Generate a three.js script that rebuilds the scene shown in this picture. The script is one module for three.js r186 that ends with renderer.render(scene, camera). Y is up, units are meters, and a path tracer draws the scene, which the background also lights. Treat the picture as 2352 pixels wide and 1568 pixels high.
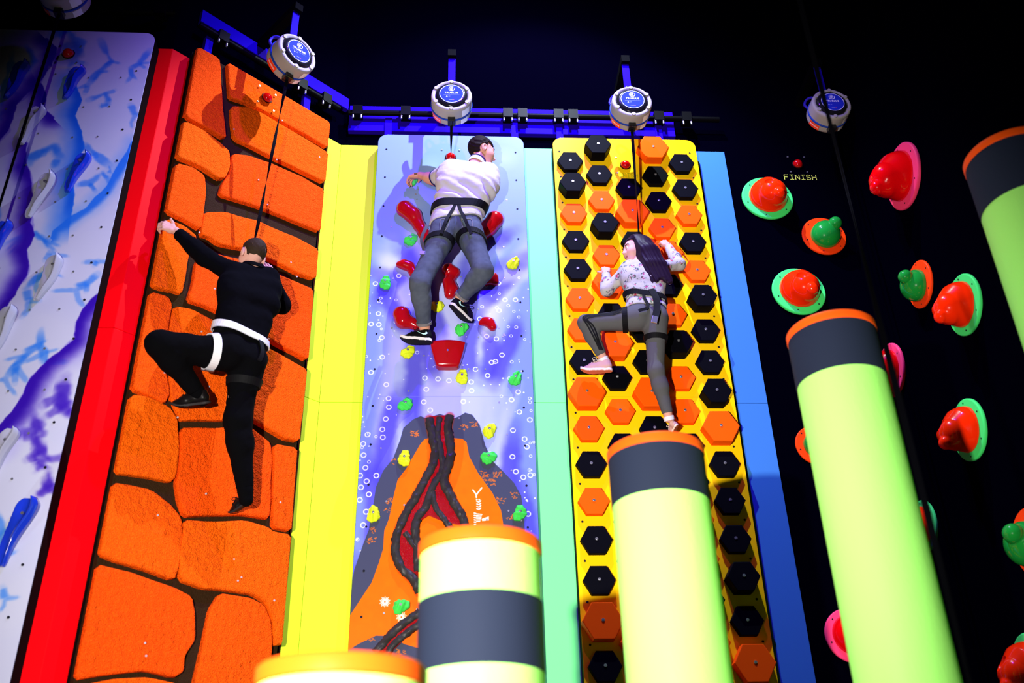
import * as THREE from 'three';
import { mergeGeometries } from 'three/addons/utils/BufferGeometryUtils.js';
import { RectAreaLightUniformsLib } from 'three/addons/lights/RectAreaLightUniformsLib.js';

// ---------------------------------------------------------------- camera, light, exposure
const scene = new THREE.Scene();
scene.background = new THREE.Color(0x000000);
const camera = new THREE.PerspectiveCamera(38.87, 1.5, 0.05, 60);
{
  const yaw = 0.06734, pitch = 0.52285, roll = 0.02742;
  const f = new THREE.Vector3(Math.sin(yaw) * Math.cos(pitch), Math.sin(pitch), -Math.cos(yaw) * Math.cos(pitch));
  const r = new THREE.Vector3(Math.cos(yaw), 0, Math.sin(yaw)), u = new THREE.Vector3().crossVectors(r, f);
  const r2 = r.clone().multiplyScalar(Math.cos(roll)).addScaledVector(u, -Math.sin(roll));
  const u2 = r.clone().multiplyScalar(Math.sin(roll)).addScaledVector(u, Math.cos(roll));
  camera.quaternion.setFromRotationMatrix(new THREE.Matrix4().makeBasis(r2, u2, f.clone().negate()));
  camera.position.set(0, 1.6, 6.389);
  camera.focus = 7.7;
  camera.userData.fStop = 1.5;
}
const renderer = new THREE.WebGLRenderer({ antialias: true });
renderer.toneMapping = THREE.LinearToneMapping;
renderer.toneMappingExposure = 1;
renderer.shadowMap.enabled = true;
RectAreaLightUniformsLib.init();
// the lamps: [position, aim, colour, intensity, cone angle, softness of its edge, lamp radius in units of 2 cm]
const LAMPS = {
  key: [[1.0, 9.75, 1.9], [0.4, 5.4, -0.1], [0.78, 0.93, 1.0], 135, 0.8, 0.3, 0.8],
  violet: [[0.45, 9.5, 3.3], [0.3, 6.5, 0.2], [0.16, 0.02, 1.0], 170, 0.86, 1, 4],
  flash: [[-1.05, 1.95, 6.62], [0.35, 4.1, 0], [1.0, 0.95, 0.88], 235, 0.66, 1, 2],
};
function spot(name) {
  const [p, aim, c, power, angle, pen, size] = LAMPS[name];
  const l = new THREE.SpotLight(new THREE.Color().setRGB(...c), power, 0, angle, pen, 2);
  l.position.set(...p); l.target.position.set(...aim);
  l.castShadow = true; l.shadow.radius = size; l.shadow.mapSize.set(2048, 2048); l.shadow.camera.near = 0.3; l.shadow.camera.far = 16;
  scene.add(l, l.target);
}
for (const k in LAMPS) spot(k);

// ---------------------------------------------------------------- helpers
const V = (x, y, z) => new THREE.Vector3(x, y, z);
let seed = 7;
const rnd = (a = 0, b = 1) => { seed = (seed * 1664525 + 1013904223) >>> 0; return a + (b - a) * seed / 4294967296; };
function hash3(x, y, z) { let h = (x * 374761393 + y * 668265263 + z * 2147483647) | 0; h = Math.imul(h ^ (h >>> 13), 1274126177); return ((h ^ (h >>> 16)) >>> 0) / 4294967295; }
function noise(x, y, z = 0) {
  const i = Math.floor(x), j = Math.floor(y), k = Math.floor(z), s = (t) => t * t * (3 - 2 * t), u = s(x - i), v = s(y - j), w = s(z - k), L = (a, b, t) => a + (b - a) * t;
  return L(L(L(hash3(i, j, k), hash3(i + 1, j, k), u), L(hash3(i, j + 1, k), hash3(i + 1, j + 1, k), u), v), L(L(hash3(i, j, k + 1), hash3(i + 1, j, k + 1), u), L(hash3(i, j + 1, k + 1), hash3(i + 1, j + 1, k + 1), u), v), w) * 2 - 1;
}
const fbm = (x, y, z = 0) => noise(x, y, z) * 0.55 + noise(x * 2.1, y * 2.1, z * 2.1 + 5) * 0.3 + noise(x * 4.3, y * 4.3, z * 4.3 + 9) * 0.15;
const lin = (r, g, b) => new THREE.Color().setRGB(r, g, b);
const mat = (c, rough = 0.5, o = {}) => new THREE.MeshPhysicalMaterial({ color: Array.isArray(c) ? lin(...c) : c, roughness: rough, specularIntensity: 0.12, side: THREE.DoubleSide, ...o });
const taken = {};
function numbered(n) { const k = taken[n] = (taken[n] ?? -1) + 1; return k ? `${n}_${String(k).padStart(3, '0')}` : n; }
function tag(o, label, category, group) { o.userData.label = label; o.userData.category = category; if (group) o.userData.group = group; return o; }
function base(name, label, category, pos = [0, 0, 0], group) { const g = new THREE.Group(); g.name = numbered(name); g.position.set(...pos); scene.add(g); return tag(g, label, category, group); }
function mesh(name, geo, m, parent, pos) {
  const o = new THREE.Mesh(geo, m); o.name = name; o.castShadow = o.receiveShadow = true; if (pos) o.position.set(...pos);
  parent.add(o); return o;
}
function struct(name, geo, m, pos) { const o = mesh(name, geo, m, scene, pos); o.userData.kind = 'structure'; return o; }
const box = (x, y, z, px = 0, py = 0, pz = 0) => new THREE.BoxGeometry(x, y, z).translate(px, py, pz);
const cyl = (r, h, n = 20, r2 = r) => new THREE.CylinderGeometry(r2, r, h, n);
const cylZ = (r, h, n = 20, r2 = r) => cyl(r, h, n, r2).rotateX(Math.PI / 2);
const merge = (list) => { const all = list.every((g) => g.attributes.uv); return mergeGeometries(list.map((g) => { const q = g.index ? g.toNonIndexed() : g; for (const k of Object.keys(q.attributes)) if (k !== 'position' && k !== 'normal' && !(k === 'uv' && all)) q.deleteAttribute(k); return q; })); };
const shapeOf = (pts) => { const s = new THREE.Shape(); pts.forEach(([x, y], i) => (i ? s.lineTo(x, y) : s.moveTo(x, y))); s.closePath(); return s; };
const extrude = (pts, depth, bevel = 0, o = {}) => new THREE.ExtrudeGeometry(Array.isArray(pts) ? shapeOf(pts) : pts, { depth, bevelEnabled: bevel > 0, bevelSize: bevel, bevelThickness: bevel, bevelOffset: -bevel, bevelSegments: 3, curveSegments: 10, ...o });
function tube(pts, r, n = 40, closed = false, rad = 8) { return new THREE.TubeGeometry(new THREE.CatmullRomCurve3(pts.map((p) => p.isVector3 ? p : V(...p)), closed), n, r, rad, closed); }

// soft-brush painter: colours are sRGB 0..255, places are metres on the painted board
class Paint {
  constructor(w, h, x0, x1, y0, y1, c) {
    Object.assign(this, { w, h, x0, x1, y0, y1, b: new Float32Array(w * h * 3) });
    for (let i = 0; i < w * h; i++) this.b.set(c, i * 3);
  }
  each(lx, hx, ly, hy, fn) {
    const { w, h, x0, x1, y0, y1 } = this, sx = (x1 - x0) / w, sy = (y1 - y0) / h;
    const i0 = Math.max(0, Math.floor((lx - x0) / sx)), i1 = Math.min(w - 1, Math.ceil((hx - x0) / sx)), j0 = Math.max(0, Math.floor((ly - y0) / sy)), j1 = Math.min(h - 1, Math.ceil((hy - y0) / sy));
    for (let j = j0; j <= j1; j++) for (let i = i0; i <= i1; i++) {
      const r = fn(x0 + (i + 0.5) * sx, y0 + (j + 0.5) * sy); if (!r) continue;
      const [a, c] = r, k = (j * w + i) * 3; if (a <= 0) continue; const t = Math.min(1, a);
      for (let q = 0; q < 3; q++) this.b[k + q] += (c[q] - this.b[k + q]) * t;
    }
  }
  stroke(pts, wid, soft, c, alpha = 1, o = {}) {   // o.side: +1 / -1 keeps a crisp edge on one side
    let lx = 1e9, hx = -1e9, ly = 1e9, hy = -1e9; const m = wid + soft;
    for (const [x, y] of pts) { lx = Math.min(lx, x - m); hx = Math.max(hx, x + m); ly = Math.min(ly, y - m); hy = Math.max(hy, y + m); }
    this.each(lx, hx, ly, hy, (x, y) => {
      const wob = (o.wob ?? 0) * fbm(x * 9, y * 9, o.z ?? 0); let best = 1e9, sgn = 1, ta = 0;
      for (let k = 0; k + 1 < pts.length; k++) {
        const [ax, ay] = pts[k], dx = pts[k + 1][0] - ax, dy = pts[k + 1][1] - ay, t = Math.max(0, Math.min(1, ((x - ax) * dx + (y - ay) * dy) / (dx * dx + dy * dy))), ex = x - ax - dx * t, ey = y - ay - dy * t, d = Math.hypot(ex, ey);
        if (d < best) { best = d; sgn = Math.sign(dx * ey - dy * ex); ta = (k + t) / (pts.length - 1); }
      }
      let s = soft; if (o.side) { if (sgn === o.side) s = 0.012; }
      const fade = o.taper ? Math.min(1, Math.sin(Math.PI * (0.06 + 0.88 * ta)) * 1.6) : 1;
      const e = (wid * fade + s - best + wob) / Math.max(s, 1e-4); if (e <= 0) return null;
      const t = Math.min(1, e); return [alpha * t * t * (3 - 2 * t) * fade, c];
    });
  }
  poly(pts, c, soft = 0.004, alpha = 1, colour) {
    let lx = 1e9, hx = -1e9, ly = 1e9, hy = -1e9;
    for (const [x, y] of pts) { lx = Math.min(lx, x); hx = Math.max(hx, x); ly = Math.min(ly, y); hy = Math.max(hy, y); }
    this.each(lx, hx, ly, hy, (x, y) => {
      let inside = false, d = 1e9;
      for (let i = 0, j = pts.length - 1; i < pts.length; j = i++) {
        const [ax, ay] = pts[i], [bx, by] = pts[j];
        if ((ay > y) !== (by > y) && x < ((bx - ax) * (y - ay)) / (by - ay) + ax) inside = !inside;
        const dx = bx - ax, dy = by - ay, t = Math.max(0, Math.min(1, ((x - ax) * dx + (y - ay) * dy) / (dx * dx + dy * dy || 1))); d = Math.min(d, Math.hypot(x - ax - dx * t, y - ay - dy * t));
      }
      return inside ? [alpha * Math.min(1, d / soft), colour ? colour(x, y) : c] : null;
    });
  }
  ring(x, y, r, w, c, alpha = 1) { this.each(x - r - w * 2, x + r + w * 2, y - r - w * 2, y + r + w * 2, (px, py) => [alpha * (1 - Math.abs(Math.hypot(px - x, py - y) - r) / w), c]); }
  dot(x, y, r, c, alpha = 1, soft = 0.5) { this.each(x - r, x + r, y - r, y + r, (px, py) => [alpha * Math.min(1, (1 - Math.hypot(px - x, py - y) / r) / soft), c]); }
  texture() {
    const d = new Uint8Array(this.w * this.h * 4);
    for (let i = 0; i < this.w * this.h; i++) { for (let q = 0; q < 3; q++) d[i * 4 + q] = Math.max(0, Math.min(255, this.b[i * 3 + q])); d[i * 4 + 3] = 255; }
    const t = new THREE.DataTexture(d, this.w, this.h); t.colorSpace = THREE.SRGBColorSpace; t.magFilter = t.minFilter = THREE.LinearFilter; t.needsUpdate = true; return t;
  }
  uv(geo) { const p = geo.attributes.position, a = new Float32Array(p.count * 2); for (let i = 0; i < p.count; i++) { a[i * 2] = (p.getX(i) - this.x0) / (this.x1 - this.x0); a[i * 2 + 1] = (p.getY(i) - this.y0) / (this.y1 - this.y0); } geo.setAttribute('uv', new THREE.BufferAttribute(a, 2)); return geo; }
}

// signed-distance modelling: smooth unions of tapered capsules and ellipsoids, meshed with surface nets
const smin = (a, b, k) => { const h = Math.max(k - Math.abs(a - b), 0) / k; return Math.min(a, b) - h * h * k * 0.25; };
function cone(a, b, ra, rb) {
  const ax = a.x, ay = a.y, az = a.z, dx = b.x - ax, dy = b.y - ay, dz = b.z - az, q = 1 / (dx * dx + dy * dy + dz * dz || 1e-9);
  return (x, y, z) => { const px = x - ax, py = y - ay, pz = z - az, t = Math.max(0, Math.min(1, (px * dx + py * dy + pz * dz) * q)); return Math.hypot(px - dx * t, py - dy * t, pz - dz * t) - (ra + (rb - ra) * t); };
}
function ell(c, r, X = V(1, 0, 0), Y = V(0, 1, 0), Z = V(0, 0, 1)) {
  const m = Math.min(r[0], r[1], r[2]);
  return (x, y, z) => { const px = x - c.x, py = y - c.y, pz = z - c.z, u = (px * X.x + py * X.y + pz * X.z) / r[0], v = (px * Y.x + py * Y.y + pz * Y.z) / r[1], w = (px * Z.x + py * Z.y + pz * Z.z) / r[2], l = Math.hypot(u, v, w); return l < 1e-6 ? -m : l * (l - 1) / Math.hypot(u / r[0], v / r[1], w / r[2]); };
}
const union = (list, k = 0.03) => (x, y, z) => { let d = list[0](x, y, z); for (let i = 1; i < list.length; i++) d = smin(d, list[i](x, y, z), k); return d; };
const half = (p, n) => (x, y, z) => (x - p.x) * n.x + (y - p.y) * n.y + (z - p.z) * n.z;   // inside is behind the plane
function nets(f, lo, hi, h, colour) {
  const nx = Math.ceil((hi.x - lo.x) / h) + 1, ny = Math.ceil((hi.y - lo.y) / h) + 1, nz = Math.ceil((hi.z - lo.z) / h) + 1, g = new Float32Array(nx * ny * nz);
  for (let k = 0, o = 0; k < nz; k++) for (let j = 0; j < ny; j++) for (let i = 0; i < nx;) {
    const d = f(lo.x + i * h, lo.y + j * h, lo.z + k * h); g[o++] = d; i++;
    for (let n = Math.min(nx - i, Math.floor(Math.abs(d) / h * 0.6) - 2); n > 0; n--, i++) g[o++] = d;   // far from the surface: same sign for a while
  }
  const cell = new Int32Array(nx * ny * nz).fill(-1), P = [], I = [], sx = 1, sy = nx, sz = nx * ny;
  const E = [[0, 1], [0, 2], [0, 4], [1, 3], [1, 5], [2, 3], [2, 6], [3, 7], [4, 5], [4, 6], [5, 7], [6, 7]], off = [0, sx, sy, sx + sy, sz, sx + sz, sy + sz, sx + sy + sz];
  for (let k = 0; k < nz - 1; k++) for (let j = 0; j < ny - 1; j++) for (let i = 0; i < nx - 1; i++) {
    const o = i + j * sy + k * sz; let m = 0; for (let q = 0; q < 8; q++) if (g[o + off[q]] < 0) m++;
    if (m === 0 || m === 8) continue;
    let x = 0, y = 0, z = 0, c = 0;
    for (const [a, b] of E) { const da = g[o + off[a]], db = g[o + off[b]]; if ((da < 0) === (db < 0)) continue; const t = da / (da - db); x += (a & 1) + t * ((b & 1) - (a & 1)); y += (a >> 1 & 1) + t * ((b >> 1 & 1) - (a >> 1 & 1)); z += (a >> 2) + t * ((b >> 2) - (a >> 2)); c++; }
    cell[o] = P.length / 3; P.push(lo.x + (i + x / c) * h, lo.y + (j + y / c) * h, lo.z + (k + z / c) * h);
  }
  for (let k = 1; k < nz - 1; k++) for (let j = 1; j < ny - 1; j++) for (let i = 1; i < nx - 1; i++) {
    const o = i + j * sy + k * sz, a = g[o] < 0;
    for (const [s, u, v] of [[sx, sy, sz], [sy, sz, sx], [sz, sx, sy]]) {
      if (a === (g[o + s] < 0)) continue;
      const q = [cell[o - u - v], cell[o - v], cell[o], cell[o - u]]; if (Math.min(...q) < 0) continue;
      if (a) I.push(q[0], q[1], q[2], q[0], q[2], q[3]); else I.push(q[0], q[2], q[1], q[0], q[3], q[2]);
    }
  }
  const pos = new Float32Array(P), N = new Float32Array(P.length), e = h * 0.6;
  for (let i = 0; i < P.length; i += 3) { const [x, y, z] = [P[i], P[i + 1], P[i + 2]], a = f(x + e, y, z) - f(x - e, y, z), b = f(x, y + e, z) - f(x, y - e, z), c = f(x, y, z + e) - f(x, y, z - e), l = Math.hypot(a, b, c) || 1; N[i] = a / l; N[i + 1] = b / l; N[i + 2] = c / l; }
  const geo = new THREE.BufferGeometry(); geo.setAttribute('position', new THREE.BufferAttribute(pos, 3)); geo.setAttribute('normal', new THREE.BufferAttribute(N, 3)); geo.setIndex(I);
  if (colour) { const C = new Float32Array(P.length); for (let i = 0; i < P.length; i += 3) C.set(colour(P[i], P[i + 1], P[i + 2]), i); geo.setAttribute('color', new THREE.BufferAttribute(C, 3)); }
  return geo;
}
// ---------------------------------------------------------------- measured outlines and places, in metres
const STONES = [[[0.0,7.345],[0.177,7.367],[0.218,7.162],[0.272,6.881],[0.328,6.618],[0.162,6.635],[-0.001,6.634]],[[0.255,7.361],[0.56,7.352],[0.893,7.351],[1.231,7.346],[1.245,7.079],[1.005,7.084],[0.763,7.081],[0.592,7.091],[0.43,7.067],[0.315,7.036]],[[0.345,6.952],[0.463,7.024],[0.606,7.044],[0.761,7.032],[1.012,7.022],[1.242,7.006],[1.225,6.706],[1.002,6.696],[0.74,6.685],[0.546,6.678],[0.403,6.665]],[[-0.006,6.58],[0.171,6.577],[0.314,6.537],[0.373,6.509],[0.395,6.374],[0.374,6.267],[0.328,6.233],[0.19,6.259],[0.0,6.245]],[[0.409,6.509],[0.542,6.558],[0.73,6.6],[1.01,6.62],[1.22,6.613],[1.227,6.215],[1.014,6.19],[0.704,6.173],[0.504,6.135],[0.363,6.11],[0.376,6.198],[0.416,6.324]],[[0.005,6.175],[0.122,6.204],[0.218,6.19],[0.247,6.066],[0.252,5.892],[0.255,5.74],[0.142,5.758],[-0.003,5.761]],[[0.268,5.881],[0.42,5.962],[0.685,6.02],[1.029,6.04],[1.224,6.024],[1.224,5.759],[1.06,5.744],[0.838,5.746],[0.61,5.745],[0.407,5.684],[0.335,5.705],[0.275,5.694]],[[-0.003,5.686],[0.135,5.698],[0.24,5.658],[0.204,5.547],[0.199,5.435],[0.208,5.297],[0.201,5.181],[0.149,5.172],[0.078,5.162],[-0.006,5.151]],[[0.319,5.585],[0.421,5.585],[0.624,5.637],[0.851,5.635],[1.07,5.642],[1.208,5.641],[1.219,5.048],[0.867,5.096],[0.69,5.132],[0.517,5.149],[0.382,5.162],[0.261,5.145],[0.28,5.294],[0.278,5.455]],[[-0.008,5.096],[0.118,5.11],[0.148,5.062],[0.15,4.862],[0.153,4.733],[0.176,4.597],[0.231,4.429],[0.213,4.361],[0.121,4.382],[-0.008,4.386]],[[0.18,5.058],[0.296,5.084],[0.531,5.05],[0.877,5.011],[1.213,4.952],[1.21,4.401],[1.094,4.389],[0.839,4.45],[0.575,4.356],[0.335,4.288],[0.302,4.36],[0.264,4.409],[0.218,4.597],[0.178,4.84]],[[-0.008,4.338],[0.111,4.358],[0.248,4.327],[0.308,4.271],[0.357,4.077],[0.362,3.904],[0.333,3.867],[0.197,3.867],[-0.008,3.837]],[[0.357,4.226],[0.583,4.296],[0.821,4.386],[0.999,4.312],[1.02,4.19],[1.049,3.799],[0.866,3.785],[0.694,3.739],[0.47,3.682],[0.414,3.761],[0.388,3.868],[0.382,4.069]],[[1.033,4.315],[1.209,4.341],[1.218,3.755],[1.091,3.75],[1.06,4.076]],[[-0.002,3.765],[0.104,3.771],[0.227,3.775],[0.363,3.72],[0.44,3.656],[0.462,3.551],[0.464,3.364],[0.456,3.289],[0.294,3.31],[0.187,3.314],[-0.011,3.34]],[[0.473,3.644],[0.703,3.681],[0.873,3.735],[1.041,3.732],[1.086,3.713],[1.219,3.719],[1.258,3.021],[1.189,3.011],[1.162,3.141],[1.098,3.253],[0.992,3.297],[0.75,3.286],[0.65,3.268],[0.501,3.292],[0.471,3.445],[0.481,3.555]],[[-0.006,3.276],[0.196,3.265],[0.304,3.255],[0.472,3.23],[0.582,3.19],[0.612,3.105],[0.635,2.957],[0.586,2.864],[0.594,2.78],[0.552,2.739],[0.378,2.754],[0.196,2.72],[-0.005,2.667]],[[0.77,3.252],[0.981,3.254],[1.079,3.228],[1.131,3.136],[1.152,3.006],[1.188,2.601],[0.684,2.553],[0.682,2.743],[0.707,2.943],[0.723,3.149]],[[-0.004,2.618],[0.203,2.682],[0.386,2.713],[0.558,2.7],[0.644,2.667],[0.663,2.551],[-0.014,2.487]]];
const SBUT = [0.608,7.194];
const VOUT = [[-0.111,4.679],[-0.209,4.644],[-0.25,4.661],[-0.303,4.636],[-0.373,4.567],[-0.392,4.478],[-0.436,4.333],[-0.505,4.234],[-0.549,4.113],[-0.563,3.976],[-0.584,3.799],[-0.615,3.707],[-0.666,3.528],[-0.69,3.32],[-0.705,2.67],[0.598,2.651],[0.523,3.513],[0.485,3.787],[0.483,3.909],[0.468,4.046],[0.419,4.143],[0.341,4.232],[0.268,4.309],[0.219,4.43],[0.18,4.592],[0.126,4.672],[0.073,4.69],[0.031,4.661],[-0.01,4.644]];
const VIN = [[-0.174,4.488],[-0.215,4.481],[-0.245,4.444],[-0.304,4.329],[-0.341,4.253],[-0.4,4.168],[-0.425,4.039],[-0.449,3.882],[-0.478,3.798],[-0.481,3.667],[-0.506,3.569],[-0.546,3.442],[-0.676,3.226],[-0.708,3.151],[-0.698,2.986],[-0.61,3.042],[-0.501,3.093],[-0.42,3.09],[-0.312,3.036],[-0.116,2.979],[0.163,2.99],[0.417,3.055],[0.558,3.026],[0.564,3.194],[0.413,3.455],[0.358,3.574],[0.341,3.757],[0.336,3.847],[0.323,3.941],[0.265,4.069],[0.165,4.219],[0.104,4.343],[0.085,4.454],[0.054,4.481],[-0.031,4.488]];
const LROPE = [[[-0.186,4.637],[-0.172,4.557],[-0.159,4.488],[-0.142,4.396],[-0.149,4.286],[-0.199,4.178],[-0.266,4.039],[-0.331,3.912],[-0.375,3.807],[-0.393,3.73],[-0.392,3.624],[-0.342,3.526],[-0.262,3.449],[-0.226,3.373]],[[-0.038,4.658],[-0.053,4.567],[-0.037,4.454],[-0.033,4.343],[-0.059,4.233],[-0.074,4.154],[-0.033,4.048],[0.028,3.933],[0.064,3.851],[0.085,3.727]],[[-0.099,4.203],[-0.164,4.08],[-0.195,3.965],[-0.247,3.893],[-0.269,3.806],[-0.254,3.699],[-0.24,3.507]],[[-0.158,4.074],[-0.135,3.965],[-0.065,3.864],[-0.01,3.789]],[[-0.111,4.644],[-0.125,4.505],[-0.101,4.386],[-0.087,4.269],[-0.099,4.203]],[[-0.22,3.238],[-0.347,3.147],[-0.428,3.068],[-0.499,2.984]],[[-0.21,3.174],[-0.301,3.105],[-0.382,3.037],[-0.434,2.956]],[[-0.336,3.776],[-0.29,3.714],[-0.25,3.663]]];
const LBED = [[[-0.19,4.651],[-0.029,4.665],[-0.053,4.557],[-0.027,4.437],[-0.032,4.303],[-0.074,4.154],[-0.012,4.025],[0.079,3.82],[-0.07,3.852],[-0.176,3.899],[-0.243,3.853],[-0.259,3.669],[-0.233,3.431],[-0.327,3.514],[-0.392,3.624],[-0.388,3.746],[-0.325,3.915],[-0.196,4.178],[-0.143,4.303],[-0.152,4.471]],[[-0.22,3.244],[-0.21,3.168],[-0.434,2.951],[-0.504,2.979],[-0.425,3.07],[-0.344,3.147]]];
const REDS = [["curved red club-shaped hold",[[-0.421,6.511,0.072],[-0.348,6.446,0.061],[-0.3,6.354,0.043],[-0.26,6.28,0.042],[-0.237,6.228,0.042]]],["red bean-shaped hold",[[0.314,6.412,0.075],[0.256,6.332,0.064],[0.213,6.266,0.05]]],["thin red hooked hold",[[-0.453,5.979,0.024],[-0.411,5.975,0.035],[-0.363,5.959,0.031],[-0.334,5.897,0.028],[-0.305,5.848,0.024]]],["red bone-shaped hold",[[-0.059,5.925,0.055],[-0.011,5.905,0.035],[-0.055,5.81,0.041],[-0.037,5.745,0.048],[-0.047,5.696,0.041]]],["small red curved hold",[[0.209,5.805,0.024],[0.251,5.834,0.028],[0.296,5.863,0.031],[0.312,5.818,0.028]]],["red hammer-shaped hold",[[-0.416,5.501,0.067],[-0.401,5.447,0.053],[-0.338,5.436,0.037],[-0.301,5.409,0.037]]],["small red comma-shaped hold",[[0.193,5.444,0.017],[0.223,5.46,0.024],[0.26,5.448,0.03],[0.283,5.406,0.033]]]];
const BOWL = [[-0.191,5.218],[-0.053,5.234],[0.076,5.223],[0.053,5.114],[0.03,5.047],[-0.11,5.035],[-0.15,5.106]];
const SMALL = [["g",-0.366,6.841],["g",-0.363,6.222],["g",-0.552,5.804],["y",0.458,6.003],["y",-0.147,5.591],["g",0.045,5.388],["y",-0.357,5.183],["y",0.05,4.973],["g",0.449,4.961],["g",-0.36,4.745],["y",0.249,4.536],["g",0.24,4.326],["y",-0.356,4.32],["y",-0.554,3.907],["g",0.452,3.912],["g",-0.346,3.277]];
const VBUT = [-0.051,7.099];
const BUB = [[-0.45,5.883],[-0.63,5.807],[-0.594,5.531],[-0.646,5.437],[0.337,5.823],[0.467,5.669],[0.385,5.668],[0.336,5.568],[0.253,5.456],[0.411,4.339],[0.311,5.313],[-0.225,4.972],[-0.128,4.965],[-0.047,4.951],[-0.213,4.878],[-0.23,4.774],[0.06,4.778],[-0.181,4.707],[-0.488,4.802],[-0.483,4.731],[-0.501,4.636],[-0.522,4.553],[-0.626,4.512],[-0.653,4.44],[-0.516,4.491],[-0.646,4.353],[-0.628,4.257],[-0.549,4.198],[-0.662,4.198],[-0.614,4.156],[-0.651,4.111],[-0.594,4.059],[-0.655,4.018],[-0.606,3.932],[-0.621,3.836],[0.485,4.183],[0.535,4.199],[0.503,4.478],[0.42,4.547],[0.416,4.794],[0.466,4.859],[0.352,5.172],[0.302,5.116],[0.272,5.108],[0.546,4.631],[0.517,4.417],[0.471,4.694],[0.446,4.986],[0.151,5.048],[0.118,4.941],[0.121,4.868],[0.241,4.996],[0.433,4.226],[0.51,3.912],[-0.558,5.318],[-0.586,5.433],[-0.548,5.148],[-0.626,5.018],[-0.509,4.916],[0.186,5.491],[0.238,5.336]];
const FOSSIL = [[0.14,4.079],[0.179,4.099],[0.152,4.047],[0.146,4.041],[0.164,4.009],[0.157,3.97],[0.145,3.92],[0.214,3.913],[0.139,3.866]];
const BURST = [[-0.452,3.312],[-0.341,3.211]];
const ICEH = [["b",-3.186,6.815,0.063,0.132],["b",-2.783,6.797,0.06,0.114],["c",-2.988,6.386,0.061,0.129],["b",-2.59,5.97,0.057,0.125],["c",-2.788,5.77,0.064,0.141],["c",-2.597,5.105,0.061,0.128],["c",-2.796,4.691,0.064,0.145],["b",-2.98,5.362,0.062,0.136],["c",-2.608,3.883,0.06,0.126],["b",-2.417,3.424,0.072,0.15]];
const IBUT = [-2.877,7.102];
const ICEP = [[[-3.073,7.254],[-2.991,7.166],[-2.986,6.987],[-3.03,6.833],[-3.094,6.702],[-3.146,6.596],[-3.15,6.349],[-3.195,6.229]],[[-3.041,6.811],[-2.979,6.706],[-2.942,6.559],[-2.864,6.479]],[[-2.99,6.233],[-2.962,6.039],[-2.88,5.888],[-2.845,5.703],[-2.827,5.558],[-2.79,5.453],[-2.805,5.33],[-2.759,5.211],[-2.755,5.144],[-2.785,5.06],[-2.818,4.912],[-2.84,4.721]],[[-2.271,4.99],[-2.332,4.885],[-2.359,4.788],[-2.35,4.663],[-2.395,4.601],[-2.48,4.508],[-2.544,4.388],[-2.569,4.271],[-2.607,4.156],[-2.658,4.057],[-2.691,3.987]]];
const ICEP2 = [[[-2.506,4.156],[-2.454,4.085],[-2.451,4.015],[-2.403,3.932],[-2.369,3.864]],[[-2.353,4.389],[-2.347,4.301],[-2.345,4.228],[-2.299,4.185]],[[-2.432,3.905],[-2.41,3.85]],[[-2.331,3.796],[-2.307,3.717],[-2.289,3.69]]];
const ICEB = [[[-3.046,7.278],[-2.938,7.374],[-2.827,7.217],[-2.824,7.036]],[[-2.781,6.818],[-2.702,6.65],[-2.718,6.503],[-2.646,6.362],[-2.606,6.203],[-2.628,5.969],[-2.59,5.782],[-2.561,5.563]],[[-2.27,6.271],[-2.291,6.131],[-2.337,5.975],[-2.382,5.823],[-2.469,5.673],[-2.565,5.581],[-2.645,5.49],[-2.648,5.437]],[[-2.962,6.039],[-2.885,6.157],[-2.795,6.218],[-2.756,6.101]],[[-2.94,5.38],[-2.845,5.452],[-2.766,5.471],[-2.699,5.419],[-2.636,5.315]],[[-2.678,7.268],[-2.558,7.045],[-2.631,6.932],[-2.684,6.8]],[[-2.293,7.166],[-2.35,7.029],[-2.406,6.983]],[[-2.344,6.618],[-2.296,6.514]],[[-2.641,6.652],[-2.546,6.718],[-2.496,6.613]],[[-2.608,6.242],[-2.519,6.165],[-2.395,6.051]],[[-2.58,5.875],[-2.497,5.896],[-2.428,5.992]],[[-2.301,5.149],[-2.356,5.081],[-2.414,5.031]],[[-2.568,4.739],[-2.558,4.63],[-2.619,4.553],[-2.667,4.477],[-2.71,4.387]],[[-2.558,4.63],[-2.514,4.569],[-2.506,4.508]],[[-2.728,5.044],[-2.688,5.111],[-2.621,5.179]],[[-2.724,5.028],[-2.693,4.946]],[[-2.56,3.536],[-2.501,3.435],[-2.473,3.262]],[[-2.428,3.118],[-2.403,3.059]],[[-2.341,5.216],[-2.322,5.251]],[[-3.07,5.699],[-3.0,5.52]],[[-3.278,7.111],[-3.26,6.761],[-3.232,6.51]],[[-3.2,7.181],[-3.103,7.027],[-3.152,6.894]]];
const UFOB = [[2.69,6.807,0.223,"go"],[3.116,6.41,0.189,"og"],[2.799,5.848,0.221,"go"],[2.693,4.484,0.156,"og"],[2.679,3.088,0.182,"pr"]];
const UFOS = [[0.884,6.233,0.255,"pr"],[0.698,5.386,0.176,"og"],[1.144,4.931,0.207,"go"],[0.794,4.187,0.205,"go"],[-0.005,5.059,0.21,"pr"],[-0.091,3.845,0.18,"go"],[1.112,3.325,0.2,"og"],[0.753,2.688,0.2,"go"]];
const RBUT = [3.029,7.205];
const RFIN = [[2.886,7.033],[3.168,7.039]];
const HFIN = [[1.356,6.933],[1.556,6.937]];
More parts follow.
